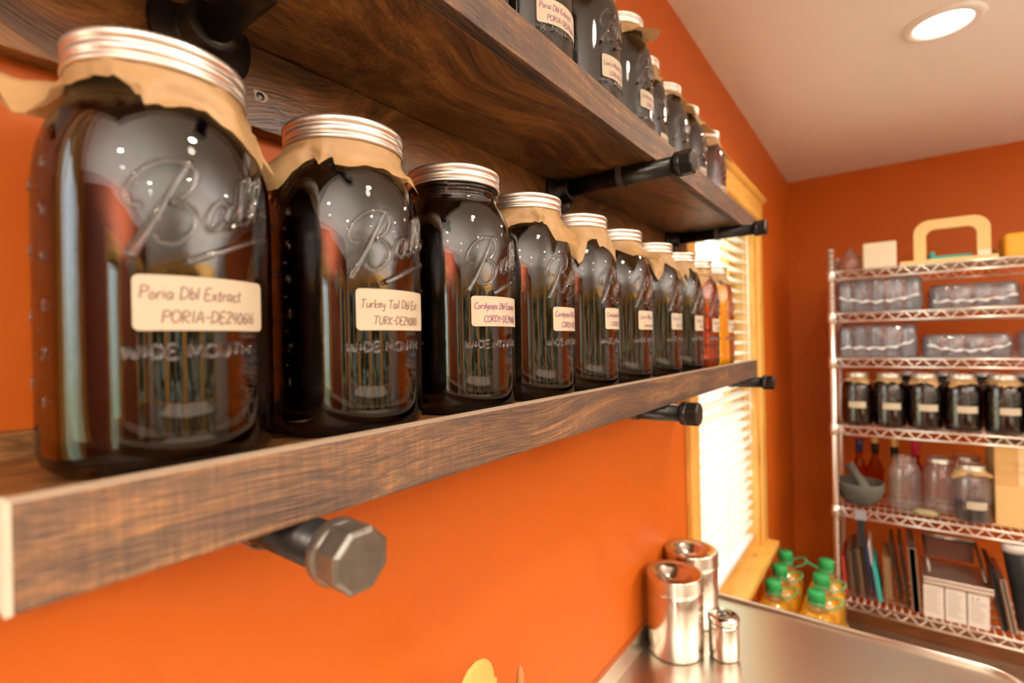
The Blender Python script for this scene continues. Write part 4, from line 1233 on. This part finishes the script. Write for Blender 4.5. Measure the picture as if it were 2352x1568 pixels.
pack(0.412, 0.69, 2.72, 2.90, S3, 0.105, 4, 2, 'wrapped pack of clear jars cut by the frame, third shelf', 6)

# fourth shelf: dark jars facing the room
RG = 'dark jars with paper covers on the fourth rack shelf'
names = ['leftmost front jar on the fourth rack shelf beside the rack post', 'second front jar from the rack post, fourth rack shelf', 'middle front jar, third from the rack post, fourth rack shelf',
         'fourth front jar from the rack post, its base showing amber', 'fifth front jar from the rack post, before the frame edge', 'sixth front jar cut by the right edge of the photo']
for k, x in enumerate((-0.117, 0.000, 0.120, 0.240, 0.363, 0.487)):
    jar(x, 2.765, S4, -88 + 2 * k, names[k], RG, liq='liq_brown' if k == 3 else 'liq_dark', paper=dict(seed=60 + k, corners=[(-60 + 9 * k, 0.036, 42, 34), (35 - 5 * k, 0.036, 42, 34), (130, 0.035, 50, 35), (-150, 0.035, 50, 35)], base=0.020, seg=72, rows=6),
        sticker=[], low=True, sang=4 if k else 0, z0=0.078, z1=0.105)
backn = ['back row jar seen between the second and third front jars', 'back row jar seen between the third and fourth front jars', 'back row jar seen between the fourth and fifth front jars', 'back row jar nearest the right edge of the photo']
for k, x in enumerate((0.07, 0.200, 0.325, 0.452)):
    jar(x, 2.93, S4, -90, backn[k], 'back row of jars on the fourth rack shelf', low=True, sticker=None)

# fifth shelf
def bowl(label):
    t = thing('stone_mortar', label, 'mortar', (-0.116, 2.775, S5))
    mb = MB(); mb.lathe([(r_ * 1.07, z_ * 1.04) for r_, z_ in [(0.0001, 0.002), (0.035, 0.0), (0.048, 0.004), (0.070, 0.030), (0.086, 0.065), (0.090, 0.095), (0.088, 0.100), (0.080, 0.098), (0.072, 0.070), (0.050, 0.040), (0.0001, 0.028)]], 48)
    mb.build('bowl', M['stone'], t); return t
bowl('dark grey stone mortar bowl at the left of the fifth shelf')
ps = MB(); ps.tube([(-0.085, 2.76, S5 + 0.062), (-0.105, 2.775, S5 + 0.09), (-0.135, 2.80, S5 + 0.135), (-0.158, 2.81, S5 + 0.168)], [0.026, 0.024, 0.018, 0.021], 20)
item(ps, 'stone_pestle', M['stone'], 'grey stone pestle leaning in the mortar bowl', 'pestle')
def bottle(x, y, r, h, capm, glass, label, capl=0.045):
    t = thing('spirit_bottle', label, 'bottle', (x, y, S5), group='spirit bottles at the back of the fifth shelf')
    nh = h - capl
    MB().lathe([(0.0001, 0.002), (r - 0.004, 0), (r, 0.006), (r, nh * 0.62), (r * 0.8, nh * 0.72), (0.016, nh * 0.84), (0.0135, nh * 0.9), (0.0135, nh), (0.0001, nh)], 36).build('body', glass, t)
    MB().lathe([(0.0001, 0), (0.0155, 0), (0.0155, capl * 0.55), (0.016, capl * 0.56), (0.016, capl - 0.002), (0.0001, capl)], 28, c=(0, 0, nh)).build('cap', capm[0], t)
    if len(capm) > 1:
        MB().lathe([(0.0162, 0), (0.0164, 0.002), (0.0164, capl * 0.42), (0.0162, capl * 0.44)], 28, c=(0, 0, h - capl * 0.46), close=True).build('foil_top', capm[1], t)
bottle(-0.122, 2.97, 0.028, 0.262, [M['navy']], M['amber_glass'], 'bottle with navy cap, leftmost behind the mortar', 0.06)
bottle(-0.060, 2.98, 0.035, 0.286, [M['black'], M['gold']], M['amber_glass'], 'amber bottle with black and gold neck behind the mortar', 0.085)
bottle(0.015, 2.98, 0.034, 0.280, [M['black'], M['gold']], M['pet_clear'], 'clear bottle with black neck and yellow top', 0.095)
bottle(0.092, 2.97, 0.032, 0.276, [M['redcap']], M['amber_glass'], 'bottle with red cap behind the clear jars', 0.07)
jar(0.048, 2.805, S5, -80, 'empty clear glass jar without lid, right of the mortar', 'glass jars on the fifth rack shelf', liq=None, low=True, lid=False)
jar(0.168, 2.83, S5, -85, 'empty clear glass jar with metal lid, middle of the fifth shelf', 'glass jars on the fifth rack shelf', liq=None, low=True)
jar(0.262, 2.755, S5, -86, 'half full jar with paper cover and sticker left of the boxes', 'glass jars on the fifth rack shelf', liq='liq_dark', top=0.085, low=True, paper=dict(seed=77, corners=[(-60, 0.036, 42, 34), (35, 0.036, 32, 34), (130, 0.035, 50, 35), (-150, 0.035, 50, 35)], base=0.020, seg=72, rows=6), sticker=[], sang=8, z0=0.062, z1=0.092)
jar(0.262, 2.93, S5, -86, 'empty jar with metal lid behind the half full jar', 'glass jars on the fifth rack shelf', liq=None, low=True)
hb = MB(); hb.lathe([(0.0001, 0), (0.07, 0), (0.078, 0.006), (0.072, 0.016), (0.05, 0.022), (0.0001, 0.023)], 32, c=(0.115, 2.742, S5), sx=0.55, sy=0.26, fn=lambda i, j, r: r * (1 + 0.06 * math.sin(j * 2.3 + i)))
item(hb, 'herb_bag', M['herb'], 'flat clear bag of dried herbs lying before the empty jars', 'bag')
b1 = item(MB().box(0.330, 0.62, 2.74, 2.98, S5, S5 + 0.162), 'cardboard_box', M['cardboard2'], 'plain tan cardboard box, lower of the stacked pair', 'box', 'cardboard boxes on the fifth shelf', bevel=0.002)
b2 = item(MB().box(0.330, 0.62, 2.745, 2.985, S5 + 0.1625, S5 + 0.325), 'cardboard_box', M['cardboard'], 'cardboard box with tape strip, upper of the stacked pair', 'box', 'cardboard boxes on the fifth shelf', bevel=0.002)
under(b2, MB().box(0.398, 0.60, 2.7440, 2.7448, S5 + 0.164, S5 + 0.318), 'tape', M['tape'])
cl = thing('shelf_clip', 'grey label clip on the fifth shelf edge with black strap hanging down', 'clip', (-0.110, RY0 - 0.006, S5 - 0.022))
MB().box(-0.021, 0.021, -0.003, 0.0, -0.022, 0.022).build('plate', M['grey_tag'], cl, bevel=0.001)
MB().box(-0.013, 0.015, 0.004, 0.007, -0.14, -0.018).build('strap', M['black'], cl)

# bottom shelf
def slab(x, y0, y1, z0, h, th, lean, mat, name, label, cat, group=None, lip=0.0):
    """thin upright sheet standing on edge, leaning in x; broad side faces sideways"""
    mb = MB(); mb.box(-th / 2, th / 2, y0, y1, 0, h)
    if lip: 
        mb.box(-th / 2 - lip, th / 2 + lip, y0, y0 + 0.006, 0, h); mb.box(-th / 2 - lip, th / 2 + lip, y0, y1, h - 0.006, h)
    o = mb.build(name, mat, bevel=min(0.002, th * 0.3)); o.rotation_euler = (0, math.radians(lean), 0)
    o.location = (x, 0, z0 + EYE + abs(math.sin(math.radians(lean))) * (th / 2 + lip) + 0.0005)
    return tag(o, label, cat, group)
BG = 'books and trays upright on the bottom shelf'
bk = [(-0.168, 0.17, 0.014, -5, 'red_book', 'red book nearest the rack post on the bottom shelf'), (-0.146, 0.20, 0.010, -4, 'pan_light', 'thin pale tray right of the red book'), (-0.126, 0.21, 0.008, -5, 'pan', 'thin dark tray second from the red book'),
      (-0.108, 0.215, 0.008, -5, 'pan_light', 'shiny tray edge between two dark trays'), (-0.090, 0.215, 0.010, -6, 'pan', 'dark sheet tray behind the hanging strap'), (-0.070, 0.22, 0.008, -7, 'navy', 'navy binder left of the teal book')]
for k, (x, h, th, ln, mt, lb) in enumerate(bk):
    slab(x, 2.72 + 0.004 * k, 2.95, S6, h, th, ln, M[mt], 'red_book' if k == 0 else ('binder' if mt == 'navy' else 'sheet_tray'), lb, 'book' if k == 0 else ('binder' if mt == 'navy' else 'tray'), BG, 0.002 if 'pan' in mt else 0)
slab(-0.045, 2.73, 2.94, S6, 0.155, 0.013, -8, M['teal'], 'teal_book', 'teal spined book on the bottom shelf', 'book', BG)
slab(-0.058, 2.765, 2.96, S6, 0.235, 0.006, -7, M['white_paper'], 'folder', 'cream folder standing behind the teal book', 'folder', BG)
slab(-0.015, 2.78, 2.97, S6, 0.185, 0.030, -2, M['brown_board'], 'cutting_board', 'thick brown wooden board right of the teal book', 'board', BG)
slab(0.030, 2.76, 2.98, S6, 0.255, 0.010, -8, M['pan'], 'sheet_tray', 'tall dark sheet tray leaning left', 'tray', BG, 0.002)
slab(0.053, 2.735, 2.98, S6, 0.262, 0.010, -6, M['pan'], 'sheet_tray', 'tall sheet tray next to the leaning pale tray', 'tray', BG, 0.002)
slab(0.079, 2.712, 2.98, S6, 0.270, 0.024, -3, M['pan_light'], 'sheet_tray', 'tall pale tray with folded rim left of the printed boxes', 'tray', BG, 0.003)
pb = [('left printed carton, part hidden by the pale tray', 0.101), ('middle one of the three printed cartons', 0.170), ('right printed carton under the tray rim', 0.239)]
for k, (lb, x) in enumerate(pb):
    c = item(MB().box(x, x + 0.064, 2.705, 2.86, S6, S6 + 0.135), 'printed_carton', M['white_paper'], lb, 'carton', 'white printed cartons on the bottom shelf', bevel=0.001)
    pm = MB(); rng = random.Random(k)
    for r_ in range(11):
        zz = S6 + 0.118 - r_ * 0.0095
        if k == 2 and r_ in (0, 1):
            if r_ == 0:
                pm.box(x + 0.012, x + 0.017, 2.7043, 2.7048, zz - 0.012, zz + 0.004); pm.box(x + 0.026, x + 0.035, 2.7043, 2.7048, zz - 0.008, zz + 0.001)
            continue
        pm.box(x + 0.008, x + 0.008 + rng.uniform(0.030, 0.048), 2.7043, 2.7048, zz, zz + 0.0022)
    under(c, pm, 'print', M['print'])
ty = thing('roasting_pan', 'steel rimmed pan lying across the three printed cartons', 'pan', (0, 0, 0))
mb = MB(); mb.box(0.100, 0.318, 2.700, 2.98, S6 + 0.136, S6 + 0.150); mb.box(0.100, 0.318, 2.700, 2.708, S6 + 0.150, S6 + 0.166)
mb.build('rim_tray', M['pan_light'], ty, bevel=0.003)
mb = MB(); mb.tube([(0.110, 2.962, S6 + 0.262), (0.290, 2.962, S6 + 0.262)], 0.010, 12)
mb.build('top_rail', M['pan_light'], ty)
for xx in (0.112, 0.288):
    mb = MB(); mb.tube([(xx, 2.962, S6 + 0.262), (xx + 0.012, 2.76, S6 + 0.168)], 0.006, 10)
    mb.build('side_rail', M['pan'], ty)
MB().box(0.118, 0.284, 2.955, 2.960, S6 + 0.168, S6 + 0.252).build('shade_panel', M['pan_shade'], ty)  # dark sheet standing for the shaded wall seen through the frame
slab(0.353, 2.73, 2.98, S6, 0.235, 0.010, -9, M['black'], 'sheet_tray', 'black tray leaning right of the printed cartons', 'tray', BG, 0.004)
slab(0.376, 2.72, 2.98, S6, 0.205, 0.010, -9, M['pan_light'], 'sheet_tray', 'pale tray leaning against the black roll', 'tray', BG, 0.005)
rl = thing('black_roll', 'tall black roll with white end at the right of the bottom shelf', 'roll', (0.442, 2.80, S6 + 0.0075))
rl.rotation_euler = (0, math.radians(-8), 0)
MB().lathe([(0.0001, 0), (0.048, 0), (0.048, 0.300), (0.0001, 0.300)], 40).build('sleeve', M['black'], rl, bevel=0.001)
mb = MB(); mb.lathe([(0.014, 0.3005), (0.046, 0.3005), (0.044, 0.330), (0.016, 0.330)], 40, close=True); mb.build('white_core', M['white_paper'], rl)

# ------------------------------------------------------------------ rest of the room, seen in the reflections, and added uplights
c2 = thing('kitchen_island', 'long brown island with pale top across the room from the shelves', 'island', (1.9, 0.2, ZF))
MB().box(-0.35, 0.35, -0.9, 0.9, 0, 0.88).build('body', M['cabinet'], c2, bevel=0.004)
MB().box(-0.40, 0.40, -0.95, 0.95, 0.881, 0.92).build('top', M['white_counter'], c2, bevel=0.004)

def fill_uplight(x, y, label):  # added lamp, put in to throw fill light onto the ceiling
    t = thing('added_uplight', label, 'fill lamp', (x, y, ZF), group='added fill uplights across the room')
    H = 1.86
    MB().lathe([(0.0001, 0), (0.14, 0), (0.145, 0.008), (0.13, 0.022), (0.0001, 0.026)], 48).build('base', M['iron'], t)
    MB().tube([(0, 0, 0.026), (0, 0, H)], 0.012, 16).build('pole', M['iron'], t)
    MB().lathe([(0.0001, H - 0.01), (0.05, H), (0.12, H + 0.045), (0.17, H + 0.10), (0.168, H + 0.103), (0.115, H + 0.05), (0.05, H + 0.008), (0.0001, H + 0.004)], 48).build('bowl_shade', M['ceramic'], t)
    ld = bpy.data.lights.new('lamp_light', 'AREA'); ld.shape = 'DISK'; ld.size = 0.16; ld.energy = FILL_UPLIGHT; ld.color = (1.0, 0.95, 0.90)
    lo = bpy.data.objects.new('lamp_light', ld); COL.objects.link(lo); lo.parent = t; lo.location = (0, 0, H + 0.06); lo.rotation_euler = (math.pi, 0, 0)
fill_uplight(2.6, 1.45, 'added fill uplight with white bowl shade by the right wall windows')
fill_uplight(1.2, -1.6, 'added fill uplight with white bowl shade behind the camera')
